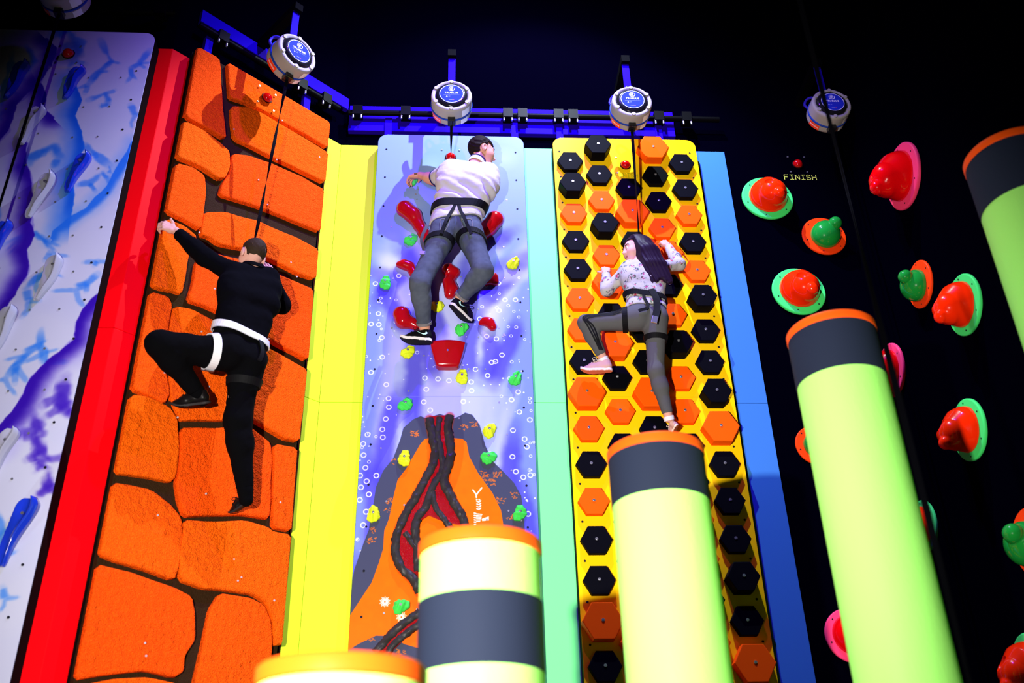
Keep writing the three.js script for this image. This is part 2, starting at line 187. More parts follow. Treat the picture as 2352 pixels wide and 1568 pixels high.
const J = {"man":{"head":[0.204,6.832,0.38],"nose":[0.309,6.785,0.38],"neck":[0.157,6.683,0.41],"shL":[-0.057,6.612,0.41],"shR":[0.254,6.608,0.38],"elL":[-0.182,6.678,0.22],"wrL":[-0.303,6.795,0.13],"haL":[-0.373,6.828,0.1],"elR":[0.267,6.567,0.19],"wrR":[0.167,6.587,0.1],"haR":[0.132,6.597,0.07],"chest":[0.087,6.44,0.42],"waist":[0.017,6.256,0.38],"pel":[-0.003,6.079,0.37],"hipL":[-0.099,6.019,0.36],"hipR":[0.104,6.022,0.36],"knL":[-0.265,5.538,0.42],"anL":[-0.231,5.308,0.17],"heL":[-0.177,5.181,0.17],"toL":[-0.414,5.21,0.13],"knR":[0.202,5.625,0.46],"anR":[0.03,5.501,0.27],"heR":[-0.041,5.427,0.3],"toR":[0.097,5.361,0.13]},"girl":{"head":[1.378,5.903,0.34],"nose":[1.281,5.856,0.33],"neck":[1.364,5.776,0.36],"shL":[1.319,5.727,0.36],"shR":[1.507,5.737,0.36],"elL":[1.144,5.588,0.28],"wrL":[1.169,5.809,0.17],"haL":[1.179,5.896,0.14],"elR":[1.725,5.827,0.28],"wrR":[1.687,6.082,0.16],"haR":[1.672,6.159,0.13],"chest":[1.408,5.604,0.38],"waist":[1.41,5.467,0.37],"pel":[1.407,5.308,0.38],"hipL":[1.336,5.265,0.37],"hipR":[1.465,5.258,0.37],"knL":[0.963,5.281,0.3],"anL":[1.091,5.025,0.2],"heL":[1.145,4.93,0.2],"toL":[0.923,4.947,0.14],"knR":[1.44,4.869,0.33],"anR":[1.521,4.535,0.22],"heR":[1.571,4.478,0.24],"toR":[1.562,4.461,0.1]},"boy":{"head":[-1.394,5.459,0.856],"nose":[-1.422,5.549,0.705],"neck":[-1.39,5.354,0.851],"shL":[-1.484,5.259,0.937],"shR":[-1.286,5.339,0.758],"elL":[-1.679,5.372,0.964],"wrL":[-1.891,5.562,0.994],"haL":[-1.951,5.598,1.007],"elR":[-1.223,5.256,0.553],"wrR":[-1.332,5.499,0.517],"haR":[-1.368,5.581,0.496],"chest":[-1.37,5.087,0.874],"waist":[-1.395,4.871,0.87],"pel":[-1.4,4.682,0.875],"hipL":[-1.464,4.648,0.919],"hipR":[-1.35,4.651,0.815],"knL":[-1.801,4.59,1.155],"anL":[-1.617,4.402,0.881],"heL":[-1.536,4.346,0.835],"toL":[-1.768,4.299,0.856],"knR":[-1.375,4.272,0.744],"anR":[-1.308,3.858,0.602],"heR":[-1.263,3.792,0.589],"toR":[-1.401,3.728,0.498]}};
const BELAYS = [[-1.289,7.291,0.9],[-0.045,7.322,0.42],[1.448,7.3,0.42],[3.174,7.378,0.36]];
const WEBMID = [[-1.438,5.714,0.679],[-0.047,7.0,0.17],[1.458,6.153,0.18]];
// ---------------------------------------------------------------- the room
const T45 = V(0.74273, 0, -0.66959), N45 = V(0.66959, 0, 0.74273), STONE0 = V(-1.993, 0, 0.951);   // the turned board: along it, out of it, its near top corner's foot
const ICEZ = 1.075, TOP = 7.35, ROOM = 10.2;
const ANG45 = Math.atan2(-T45.z, T45.x);
const black = mat([0.0003, 0.0002, 0.002], 0.95, { specularIntensity: 0 });
const wallPts = [[-5, 0.93], [-2.19, 0.93], [-1.01, -0.134], [3.37, -0.134], [3.37, 9], [-5, 9]];
const wallNames = ['wall_left_back', 'wall_corner', 'wall_back', 'wall_right', 'wall_front', 'wall_left'];
wallPts.forEach((a, i) => {
  const b = wallPts[(i + 1) % 6], dx = b[0] - a[0], dz = b[1] - a[1], L = Math.hypot(dx, dz), ext = i < 3 ? 0.0 : 0.12;
  const g = box(L + ext * 2, ROOM, 0.12, 0, ROOM / 2, 0).rotateY(Math.atan2(-dz, dx)).translate((a[0] + b[0]) / 2 + dz / L * 0.06, 0, (a[1] + b[1]) / 2 - dx / L * 0.06);
  struct(wallNames[i], g, black);
});
struct('floor', box(8.9, 0.12, 10.2, -0.8, -0.06, 4.3), mat([0.03, 0.03, 0.035], 0.7));
struct('ceiling', box(8.9, 0.12, 10.2, -0.8, ROOM + 0.06, 4.3), black);

// lamps that light the place, each a housing with a glowing lens
function lampFixture(name, label, k, glow) {
  const [p, aim] = LAMPS[k], g = base(name, label, 'lamp', [0, 0, 0]), d = V(...aim).sub(V(...p)).normalize();
  const q = new THREE.Quaternion().setFromUnitVectors(V(0, 0, 1), d), back = V(...p).addScaledVector(d, -0.03);
  const put = (geo) => geo.applyQuaternion(q).translate(back.x, back.y, back.z);
  mesh('housing', put(merge([cylZ(0.1, 0.2, 24).translate(0, 0, -0.12), cylZ(0.06, 0.1, 20).translate(0, 0, -0.26)])), mat([0.02, 0.02, 0.02], 0.5), g);
  mesh('lens', put(cylZ(0.08, 0.012, 24).translate(0, 0, -0.012)), new THREE.MeshStandardMaterial({ color: 0x222222, emissive: lin(...glow), emissiveIntensity: 3 }), g);
  return { g, back };
}
{
  const a = lampFixture('stage_lamp', 'white stage lamp hanging from the ceiling above the climbers', 'key', [0.9, 0.95, 1]);
  mesh('hanger', tube([[a.back.x, a.back.y + 0.1, a.back.z], [a.back.x, ROOM, a.back.z]], 0.018, 4), black, a.g);
  const b = lampFixture('blacklight_lamp', 'violet stage lamp hanging from the ceiling', 'violet', [0.3, 0.1, 1]);
  mesh('hanger', tube([[b.back.x, b.back.y + 0.1, b.back.z], [b.back.x, ROOM, b.back.z]], 0.018, 4), black, b.g);
  const c = lampFixture('flash_lamp', 'white flash lamp on a stand beside the camera', 'flash', [1, 0.97, 0.92]);
  mesh('stand', merge([tube([[c.back.x, 0.5, c.back.z + 0.06], [c.back.x, c.back.y - 0.1, c.back.z + 0.06]], 0.014, 4), ...[0, 2.1, 4.2].map((t) => tube([[c.back.x, 0.5, c.back.z + 0.06], [c.back.x + Math.cos(t) * 0.4, 0.01, c.back.z + 0.06 + Math.sin(t) * 0.4]], 0.011, 4))]), black, c.g);
}

// ---------------------------------------------------------------- coloured pads between the boards
const padMat = (c, r = 0.5) => mat(c, r, { specularIntensity: 0.06 });
function padStrip(name, label, c, pts, thick, seams) {   // plan points of the visible face, left to right
  const g = base(name, label, 'pad'), m = padMat(c), gap = 0.004;
  const levels = [0, ...seams, 7.312];
  for (let k = 0; k + 1 < levels.length; k++) for (let i = 0; i + 1 < pts.length; i++) {
    const [a, b] = [pts[i], pts[i + 1]], dx = b[0] - a[0], dz = b[1] - a[1], L = Math.hypot(dx, dz), h = levels[k + 1] - levels[k] - gap;
    const geo = extrude([[0, 0], [L, 0], [L, h], [0, h]], thick - 0.006, 0.003).translate(0, 0, -thick + 0.003).rotateY(Math.atan2(-dz, dx)).translate(a[0], levels[k] + gap, a[1]);
    mesh('pad_panel', geo, m, g);
  }
}
const SEAM = 4.82;
padStrip('corner_pad', 'red folded corner pad between the ice board and the orange stone board', [0.86, 0.001, 0.004], [[-2.46, 0.955], [-2.178, 0.955], [-1.95, 0.75]], 0.022, [SEAM]);
padStrip('corner_pad', 'yellow corner pad between the orange stone board and the volcano board', [0.66, 0.92, 0.03], [[-1.1, -0.014], [-1.003, -0.104], [-0.64, -0.104]], 0.026, [SEAM]);
padStrip('side_pad', 'mint green pad between the volcano board and the honeycomb board', [0.2, 1.0, 0.26], [[0.54, -0.104], [0.87, -0.104]], 0.026, [SEAM]);
padStrip('side_pad', 'light blue pad on the black wall side of the honeycomb board', [0.045, 0.185, 0.52], [[2.05, -0.104], [2.375, -0.104]], 0.026, [SEAM]);

// ---------------------------------------------------------------- boards
function roundTop(x0, x1, y0, y1, r) { const s = new THREE.Shape(); s.moveTo(x0, y0); s.lineTo(x1, y0); s.lineTo(x1, y1 - r); s.absarc(x1 - r, y1 - r, r, 0, Math.PI / 2); s.lineTo(x0 + r, y1); s.absarc(x0 + r, y1 - r, r, Math.PI / 2, Math.PI); s.lineTo(x0, y0); return s; }
const edgeBlack = mat([0.0015, 0.0015, 0.0015], 0.8, { specularIntensity: 0.1 });
function board(name, label, x0, x1, z, paint, m, back) {
  const g = base(name, label, 'climbing board', [0, 0, 0]);
  mesh('core', extrude(roundTop(x0, x1, 0.02, TOP, 0.085), z - back - 0.006, 0, {}).translate(0, 0, back), edgeBlack, g);
  const face = extrude(roundTop(x0 + 0.002, x1 - 0.002, 0.02, TOP - 0.002, 0.084), 0.004, 0.0015).translate(0, 0, z - 0.0055);
  mesh('printed_face', paint ? paint.uv(face) : face, m, g);
  return g;
}
function stuffDots(name, pts, r, m, parent, z) { const o = mesh(name, merge(pts.map(([x, y]) => cylZ(r, 0.006, 8).translate(x, y, z))), m, parent); o.userData.kind = 'stuff'; return o; }
const holeMat = mat([0.01, 0.01, 0.015], 0.6), screwMat = mat([0.7, 0.7, 0.75], 0.25, { metalness: 0.9 });
const domeGeo = new THREE.SphereGeometry(0.042, 24, 12, 0, Math.PI * 2, 0, Math.PI / 2).rotateX(Math.PI / 2);
const domeMat = mat([0.5, 0.002, 0.004], 0.12, { clearcoat: 1, clearcoatRoughness: 0.08 });
function finishButton(label, x, y, z, turn = 0) {
  const g = base('finish_button', label, 'button', [x, y, z]); g.rotation.y = turn;
  mesh('collar', new THREE.TorusGeometry(0.043, 0.005, 8, 28), mat([0.03, 0.002, 0.003], 0.4), g, [0, 0, 0.0065]);
  mesh('dome', domeGeo, domeMat, g, [0, 0, 0.004]);
  for (const [a, b] of [[-1, 1], [1, 1], [-1, -1], [1, -1]]) mesh('screw', cylZ(0.008, 0.006, 10), screwMat, g, [a * 0.075, b * 0.085, 0.002]);
  return g;
}
// thin-stroke lettering
const GLYPH = { F: [[[0, 0], [0, 1], [0.65, 1]], [[0, 0.52], [0.5, 0.52]]], I: [[[0.05, 0], [0.65, 0]], [[0.05, 1], [0.65, 1]], [[0.35, 0], [0.35, 1]]], N: [[[0, 0], [0, 1], [0.68, 0], [0.68, 1]]], S: [[[0.65, 0.86], [0.5, 1], [0.15, 1], [0, 0.86], [0, 0.66], [0.12, 0.55], [0.55, 0.45], [0.68, 0.33], [0.68, 0.14], [0.52, 0], [0.15, 0], [0, 0.14]]], H: [[[0, 0], [0, 1]], [[0.68, 0], [0.68, 1]], [[0, 0.52], [0.68, 0.52]]] };
function lettering(text, x, y, z, w, h, m, parent) {
  const parts = [], step = w / text.length, t = 0.0046;
  [...text].forEach((c, i) => { for (const line of GLYPH[c]) for (let k = 0; k + 1 < line.length; k++) { const [ax, ay] = line[k], [bx, by] = line[k + 1], X = (u) => x + i * step + u * step, dx = X(bx) - X(ax), dy = (by - ay) * h, L = Math.hypot(dx, dy); parts.push(box(L + t * 0.8, t, 0.004).rotateZ(Math.atan2(dy, dx)).translate((X(ax) + X(bx)) / 2, y + (ay + by) / 2 * h, z)); } });
  return mesh('lettering', merge(parts), m, parent);
}

// ice board
{
  const p = new Paint(640, 2048, -3.54, -2.275, 1.2, 7.36, [186, 187, 204]);
  p.each(-9, 9, 0, 9, (x, y) => [0.35 * Math.max(0, fbm(x * 3, y * 3, 2)), [160, 164, 204]]);
  const vein = (pts, w, soft, c, a, depth, z) => {
    p.stroke(pts, w, soft, c, a, { taper: true, wob: soft * 0.9, z });
    if (depth) for (let k = 1; k < pts.length; k++) for (let n = 0; n < 2; n++) { const [x, y] = pts[k], an = rnd(-3.1, 0.6), l = rnd(0.05, 0.14), mx = x + Math.cos(an) * l * 0.5 + rnd(-0.02, 0.02), my = y + Math.sin(an) * l * 0.6; vein([[x, y], [mx, my], [mx + Math.cos(an + rnd(-0.8, 0.8)) * l * 0.5, my + Math.sin(an) * l * 0.5]], w * 0.6, soft * 0.7, c, a * 0.7, depth - 1, z + k); }
  };
  ICEB.forEach((s, i) => {
    if (i === 1) { p.stroke(s, 0.006, 0.2, [40, 110, 214], 0.8, { side: 1, wob: 0.02, z: i }); p.stroke(s, 0.004, 0.07, [12, 84, 200], 0.8, { side: 1, wob: 0.01, z: i }); }
    else if (i === 2) { p.stroke(s, 0.012, 0.05, [16, 92, 205], 0.9, { side: -1, wob: 0.012, z: i }); p.stroke(s, 0.01, 0.11, [60, 130, 220], 0.35, { wob: 0.02, z: i }); }
    else vein(s, i < 4 ? 0.012 : 0.005, i < 4 ? 0.045 : 0.028, [24, 104, 212], 0.62, 1, i);
  });
  ICEP.forEach((s, i) => { p.stroke(s, 0.01, 0.22, [110, 90, 196], 0.5, { side: [1, 1, 1, -1][i], wob: 0.03, z: i }); p.stroke(s, 0.008, 0.12, [46, 12, 150], 0.97, { side: [1, 1, 1, -1][i], wob: 0.02, z: i + 4 }); });
  ICEP2.forEach((s, i) => vein(s, 0.008, 0.05, [60, 30, 165], 0.85, 1, i));
  p.poly([[IBUT[0] - 0.13, IBUT[1] - 0.1], [IBUT[0] - 0.11, IBUT[1] + 0.12], [IBUT[0] - 0.02, IBUT[1] + 0.22], [IBUT[0] + 0.1, IBUT[1] + 0.12], [IBUT[0] + 0.13, IBUT[1] - 0.02], [IBUT[0] + 0.06, IBUT[1] - 0.12]], [70, 80, 150], 0.06, 0.5);
  p.poly([[IBUT[0] - 0.13, IBUT[1] - 0.16], [IBUT[0] + 0.13, IBUT[1] - 0.16], [IBUT[0] + 0.13, IBUT[1] - 0.11], [IBUT[0] - 0.13, IBUT[1] - 0.11]], [206, 200, 160], 0.03, 0.5);
  for (let i = 0; i < 7; i++) { const x = rnd(-3.5, -2.75), y = rnd(1.5, 3.2), pts = [[x, y]]; for (let k = 0; k < 4; k++) pts.push([pts[k][0] + rnd(-0.1, 0.1), pts[k][1] - rnd(0.06, 0.16)]); vein(pts, 0.006, 0.04, i % 2 ? [30, 110, 210] : [56, 24, 160], 0.7, 1, i); }
  const g = board('ice_climbing_board', 'tall pale ice board painted with blue and purple cracks', -3.531, -2.276, ICEZ, p, mat(0xffffff, 0.38, { map: p.texture() }), 0.96);
  const dark = [], lite = [];
  for (let y = 6.9, i = 0; y > 1.3; y -= 0.285, i++) { dark.push([-2.36 + 0.01 * (i % 2), y + 0.05]); lite.push([-2.46 - 0.03 * (i % 3), y - 0.02], [-2.69 + 0.02 * (i % 2), y - 0.03], [-2.93 - 0.02 * (i % 2), y], [-3.2, y - 0.06]); }
  stuffDots('bolt_holes', dark, 0.0085, holeMat, g, ICEZ - 0.0008); stuffDots('bolt_sockets', lite, 0.0075, mat([0.25, 0.25, 0.28], 0.35, { metalness: 0.6 }), g, ICEZ - 0.0008);
  finishButton('dark red finish button on the ice board', IBUT[0], IBUT[1], ICEZ);
}
// volcano board
let volcano;
{
  const p = new Paint(512, 2048, -0.68, 0.585, 2.2, 7.36, [112, 132, 222]);
  p.each(-2, 2, 0, 9, (x, y) => { const t = Math.max(0, Math.min(1, (y - 5.6) / 1.3)); return [t, [118, 142, 196]]; });
  const C = [-0.03, 4.95];
  // pale and deep blue streams of smoke rising from the crater
  const stream = (x0, y0, x1, y1, bend, w, soft, c, a, z) => { const pts = []; for (let k = 0; k <= 12; k++) { const t = k / 12; pts.push([x0 + (x1 - x0) * t + Math.sin(t * 3.1 + z) * bend * (0.4 + t), y0 + (y1 - y0) * t]); } p.stroke(pts, w, soft, c, a, { taper: true, wob: 0.02, z }); };
  for (let i = 0; i < 26; i++) stream(rnd(-0.6, 0.5), rnd(2.4, 5.3), rnd(-0.62, 0.55), rnd(4.9, 6.3), rnd(-0.1, 0.1), rnd(0.01, 0.04), rnd(0.05, 0.12), [168, 176, 236], rnd(0.35, 0.7), i);
  for (let i = 0; i < 9; i++) { const a = (i - 4) / 4.2, x = C[0] + a * 0.28; stream(C[0] + a * 0.1, C[1], x + a * 0.3, rnd(5.7, 6.3), a * 0.07, 0.02, 0.1, [184, 188, 240], 0.6, i * 3); }
  [[-0.33, 5.35, -0.6, 5.9], [-0.34, 5.2, -0.26, 5.6], [-0.3, 4.5, -0.38, 5.3], [-0.48, 4.0, -0.42, 4.9], [-0.6, 3.4, -0.52, 4.4], [-0.12, 4.95, -0.34, 5.5], [0.1, 4.95, 0.2, 5.6], [0.18, 4.95, 0.33, 5.35], [0.3, 4.9, 0.42, 5.5], [0.42, 3.4, 0.44, 4.6], [0.5, 3.0, 0.52, 4.2], [0.22, 5.6, 0.5, 6.05], [-0.1, 5.3, -0.2, 5.9], [0.05, 5.5, 0.12, 6.0], [-0.6, 5.6, -0.3, 6.25], [0.14, 5.95, 0.5, 6.35], [-0.45, 2.9, -0.62, 3.6]].forEach(([a, b, c, d], i) => stream(a, b, c, d, 0.05 * (i % 2 ? 1 : -1), 0.028, 0.075, [66, 58, 202], 0.75, i + 0.5));
  for (let i = 0; i < 10; i++) { const a = (i - 4.5) * 0.32, r = rnd(0.5, 0.9); p.stroke([[-0.06 + Math.sin(a) * 0.25, 5.85 + Math.cos(a) * 0.1], [-0.06 + Math.sin(a) * r, 5.85 + Math.cos(a) * r * 0.8]], 0.012, 0.09, i % 2 ? [184, 190, 240] : [92, 88, 206], 0.55, { taper: true }); }
  for (const [x, y] of [[-0.2, 7.0], [0.3, 6.9], [-0.35, 6.6], [0.2, 6.5], [0.4, 7.1]]) p.dot(x, y, 0.16, [140, 162, 204], 0.7, 1);
  for (const [x, y] of BUB) p.ring(x, y, 0.017, 0.006, [236, 242, 255]);
  for (let i = 0; i < 260; i++) { const s = rnd() < 0.5 ? -1 : 1, y = rnd(2.6, 5.9), x = -0.05 + s * (0.62 - Math.pow(rnd(), 1.6) * 0.5); if (rnd() < 0.3) p.ring(x, y, rnd(0.008, 0.013), 0.004, [232, 240, 255], 0.9); else p.dot(x, y, rnd(0.004, 0.009), [232, 240, 255], 0.9); }
  for (let i = 0; i < 30; i++) p.dot(C[0] + rnd(-0.16, 0.14), rnd(5.0, 5.3), 0.006, [235, 240, 255], 0.9);
  // volcano, printed: dark rock with ember flecks, orange heart, dark ground
  const rock = [62, 66, 84];
  p.poly(VOUT, rock, 0.003);
  for (let i = 0; i < 210; i++) { const x = rnd(-0.66, 0.56), y = rnd(2.3, 4.95), n = Math.floor(rnd(9, 20)); let ok = inPoly(x, y, VOUT) && !inPoly(x, y, VIN); if (!ok) continue; for (let k = 0; k < n; k++) { const a = x + rnd(-0.03, 0.03), b = y + rnd(-0.022, 0.022); if (inPoly(a, b, VOUT)) p.stroke([[a, b], [a + rnd(-0.012, 0.012), b + rnd(-0.006, 0.008)]], 0.0015, 0.0035, [206, 104, 40], 0.8); } }
  p.poly(VIN, [250, 104, 6], 0.003, 1, (x, y) => [250, 104 + 5 * fbm(x * 14, y * 14), 6]);
  p.stroke([...LROPE[0]], 0.024, 0.02, [176, 40, 10], 0.6); p.stroke([...LROPE[1]], 0.024, 0.02, [176, 40, 10], 0.6);
  // white skeleton drawings
  const w = [245, 240, 236];
  const fx = FOSSIL[0][0], fy = FOSSIL[0][1];
  p.stroke([[fx - 0.012, fy + 0.01], [fx + 0.012, fy - 0.025], [fx + 0.05, fy + 0.025]], 0.003, 0.004, w); p.stroke([[fx + 0.012, fy - 0.025], [fx + 0.012, fy - 0.045]], 0.003, 0.004, w);
  for (let k = 0; k < 4; k++) p.stroke([[fx + 0.015, fy - 0.075 - k * 0.018], [fx + 0.03, fy - 0.08 - k * 0.018], [fx + 0.042, fy - 0.07 - k * 0.018]], 0.0025, 0.003, w);
  for (const dx of [0.015, 0.032]) p.dot(fx + dx, fy - 0.062, 0.008, w);
  for (let k = 0; k < 6; k++) { p.stroke([[fx + 0.012, fy - 0.165 - k * 0.011], [fx + 0.05 - k * 0.003, fy - 0.17 - k * 0.01]], 0.0018, 0.003, w); p.stroke([[fx - 0.003, fy - 0.16 - k * 0.016], [fx + 0.006, fy - 0.162 - k * 0.016]], 0.003, 0.003, w); }
  p.poly([[fx + 0.045, fy - 0.2], [fx + 0.1, fy - 0.18], [fx + 0.1, fy - 0.215], [fx + 0.05, fy - 0.22]], w, 0.004, 0.8);
  p.ring(fx + 0.0, fy - 0.27, 0.018, 0.006, w); p.ring(fx, fy - 0.27, 0.007, 0.004, w); p.stroke([[fx, fy - 0.29], [fx + 0.004, fy - 0.33]], 0.003, 0.003, w);
  for (const [bx, by] of BURST) for (let k = 0; k < 20; k++) { const a = k * 0.314, r = k % 2 ? 0.034 : 0.028; p.stroke([[bx + Math.cos(a) * 0.008, by + Math.sin(a) * 0.008], [bx + Math.cos(a) * r, by + Math.sin(a) * r]], 0.0012, 0.0022, w, 0.95); }
  p.stroke([[-0.7, SEAM], [0.6, SEAM]], 0.0005, 0.002, [120, 130, 200], 0.6);
  volcano = board('volcano_climbing_board', 'tall blue board printed with smoke, bubbles and an erupting volcano', -0.675, 0.58, 0, p, mat(0xffffff, 0.42, { map: p.texture() }), -0.1);
  const holes = []; for (let y = 7.18, i = 0; y > 2.3; y -= 0.305, i++) holes.push([-0.6, y], [0.505, y - 0.01]);
  stuffDots('bolt_holes', holes, 0.0085, holeMat, volcano, -0.0008);
  const sock = []; for (let i = 0; i < 70; i++) sock.push([rnd(-0.58, 0.48), rnd(2.5, 6.9)]);
  stuffDots('bolt_sockets', sock, 0.007, mat([0.4, 0.4, 0.46], 0.35, { metalness: 0.6 }), volcano, -0.0008);
  finishButton('red finish button on the volcano board', VBUT[0], VBUT[1], 0);
  // lava channel in relief: glossy red beds between ropes of black rock
  const lava = base('lava_channel', 'black and glossy red lava channel in relief down the volcano', 'relief');
  const bedMat = mat([0.3, 0.003, 0.005], 0.14, { clearcoat: 1, clearcoatRoughness: 0.1, bumpMap: bumpTex(), bumpScale: 0.006 }), ropeMat = mat([0.026, 0.023, 0.021], 0.5, { clearcoat: 0.3, clearcoatRoughness: 0.4 });
  for (const b of LBED) mesh('lava_bed', metreUV(extrude(b, 0.006, 0.004).translate(0, 0, 0.0068)), bedMat, lava);
  LROPE.forEach((r, i) => {
    const curve = new THREE.CatmullRomCurve3(r.map(([x, y]) => V(x, y, 0.012))), n = r.length * 9, geo = new THREE.TubeGeometry(curve, n, 1, 12), P = geo.attributes.position, c = V(0, 0, 0), rad = [0.03, 0.032, 0.029, 0.022, 0.024, 0.027, 0.023, 0.023][i];
    for (let k = 0; k < P.count; k++) { const s = Math.floor(k / 13), t = s / n; curve.getPointAt(t, c); const d = V(P.getX(k) - c.x, P.getY(k) - c.y, P.getZ(k) - c.z), q = rad * (1 + 0.45 * fbm(c.x * 34 + d.x * 2, c.y * 34 + d.y * 2, d.z * 2 + i * 7)); d.multiplyScalar(q); P.setXYZ(k, c.x + d.x, c.y + d.y, Math.max(0.003, c.z + d.z * 0.7)); }
    geo.computeVertexNormals(); mesh('rock_rope', geo, ropeMat, lava);
  });
}
function inPoly(x, y, pts) { let c = false; for (let i = 0, j = pts.length - 1; i < pts.length; j = i++) { const [ax, ay] = pts[i], [bx, by] = pts[j]; if ((ay > y) !== (by > y) && x < ((bx - ax) * (y - ay)) / (by - ay) + ax) c = !c; } return c; }
function bumpTex() {
  if (bumpTex.t) return bumpTex.t;
  const n = 512, d = new Uint8Array(n * n * 4);
  for (let j = 0; j < n; j++) for (let i = 0; i < n; i++) { const u = i / n * 16, v = j / n * 16, per = (a, b) => { const f = (x, y) => fbm(x, y, 3), tx = a / 16, ty = b / 16; return f(a, b) * (1 - tx) * (1 - ty) + f(a - 16, b) * tx * (1 - ty) + f(a, b - 16) * (1 - tx) * ty + f(a - 16, b - 16) * tx * ty; }; const h = 0.5 + 0.5 * per(u, v) + 0.16 * noise(i * 0.31, j * 0.31, 1), q = Math.max(0, Math.min(255, h * 255)); d.set([q, q, q, 255], (j * n + i) * 4); }
  const t = new THREE.DataTexture(d, n, n); t.magFilter = t.minFilter = THREE.LinearFilter; t.wrapS = t.wrapT = THREE.RepeatWrapping; t.repeat.set(2.2, 2.2); t.needsUpdate = true; return bumpTex.t = t;
}
function metreUV(g, a = 0, b = 0) { const p = g.attributes.position, u = new Float32Array(p.count * 2); for (let i = 0; i < p.count; i++) { u[i * 2] = p.getX(i) + p.getZ(i) * 0.7 + a; u[i * 2 + 1] = p.getY(i) + p.getZ(i) * 0.7 + b; } g.setAttribute('uv', new THREE.BufferAttribute(u, 2)); return g; }

// honeycomb board
let honey;
const PITCH = 0.278, COLX = PITCH * Math.sqrt(3) / 2, HX = 0.9682, HY = 7.0452;
{
  honey = board('honeycomb_climbing_board', 'tall yellow board with a honeycomb of black and orange hexagons', 0.831, 2.09, 0, null, mat([1.0, 0.6, 0.003], 0.42, { specularIntensity: 0.1 }), -0.1);
  const holes = []; for (let r = 0; r < 18; r++) holes.push([0.885, HY - (r - 0.52) * PITCH], [2.028, HY - (r - 0.55) * PITCH]);
  stuffDots('bolt_holes', holes, 0.0085, holeMat, honey, -0.0008);
  mesh('seam', box(1.25, 0.003, 0.002, 1.46, SEAM, 0), mat([0.5, 0.3, 0.003], 0.5), honey);
  lettering('FINISH', HFIN[0][0], HFIN[0][1] - 0.018, 0.0005, HFIN[1][0] - HFIN[0][0], 0.042, mat([0.55, 0.5, 0.01], 0.5), honey);
  finishButton('red finish button on the honeycomb board above its lettering', HX + 2 * COLX, HY, 0.001);
  const ORD = ['first', 'second', 'third', 'fourth', 'fifth', 'sixth', 'seventh', 'eighth', 'ninth', 'tenth', 'eleventh', 'twelfth', 'thirteenth', 'fourteenth', 'fifteenth', 'sixteenth', 'seventeenth'];
  const COL = ['leftmost', 'second', 'middle', 'fourth', 'rightmost'];
  // K black, T tall black, o orange, O wide orange, '.' none
  const rows = ['KToKKooKOoKoKKOK', 'TKoToOKOKoKoKKoO', '.KOKKoKKOKoKKoKoK', 'OKKoOKoTooKKooKoK', 'KKoKoTKKTOKKKTKO'];
  const hex = (R, h, bev) => { const pts = []; for (let k = 0; k < 6; k++) pts.push([R * Math.cos(k * Math.PI / 3), R * Math.sin(k * Math.PI / 3)]); return extrude(pts, h - bev * 2, bev).translate(0, 0, bev); };
  const blackHex = mat([0.0014, 0.0014, 0.003], 0.6, { specularIntensity: 0.06 }), orangeHex = mat([1.0, 0.1, 0.002], 0.5, { specularIntensity: 0.06 });
  const geo = { K: [hex(0.111, 0.05, 0.005), 0.05], T: [hex(0.113, 0.112, 0.005), 0.112], o: [hex(0.111, 0.05, 0.004), 0.05], O: [hex(0.138, 0.088, 0.006), 0.088] };
  const mats = { K: blackHex, T: blackHex, o: orangeHex, O: orangeHex };
  const words = { K: 'flat black hexagonal hold', T: 'tall black hexagonal hold', o: 'flat orange hexagonal hold', O: 'wide orange hexagonal hold' };
  const boltG = merge([cylZ(0.011, 0.008, 12), cylZ(0.006, 0.012, 8)]);
  rows.forEach((s, c) => [...s].forEach((k, i) => {
    if (k === '.') return;
    const r = i - (c % 2 ? 0.5 : 0), n = c === 2 ? i - 1 : i;
    const g = base('hexagon_hold', `${words[k]}, ${ORD[n]} from the top in the ${COL[c]} honeycomb column`, 'climbing hold', [HX + c * COLX, HY - r * PITCH, 0.0015], 'hexagon holds on the honeycomb board');
    mesh('hexagon_block', geo[k][0], mats[k], g);
    mesh('bolt', boltG, screwMat, g, [0, 0.004, geo[k][1]]);
  }));
}
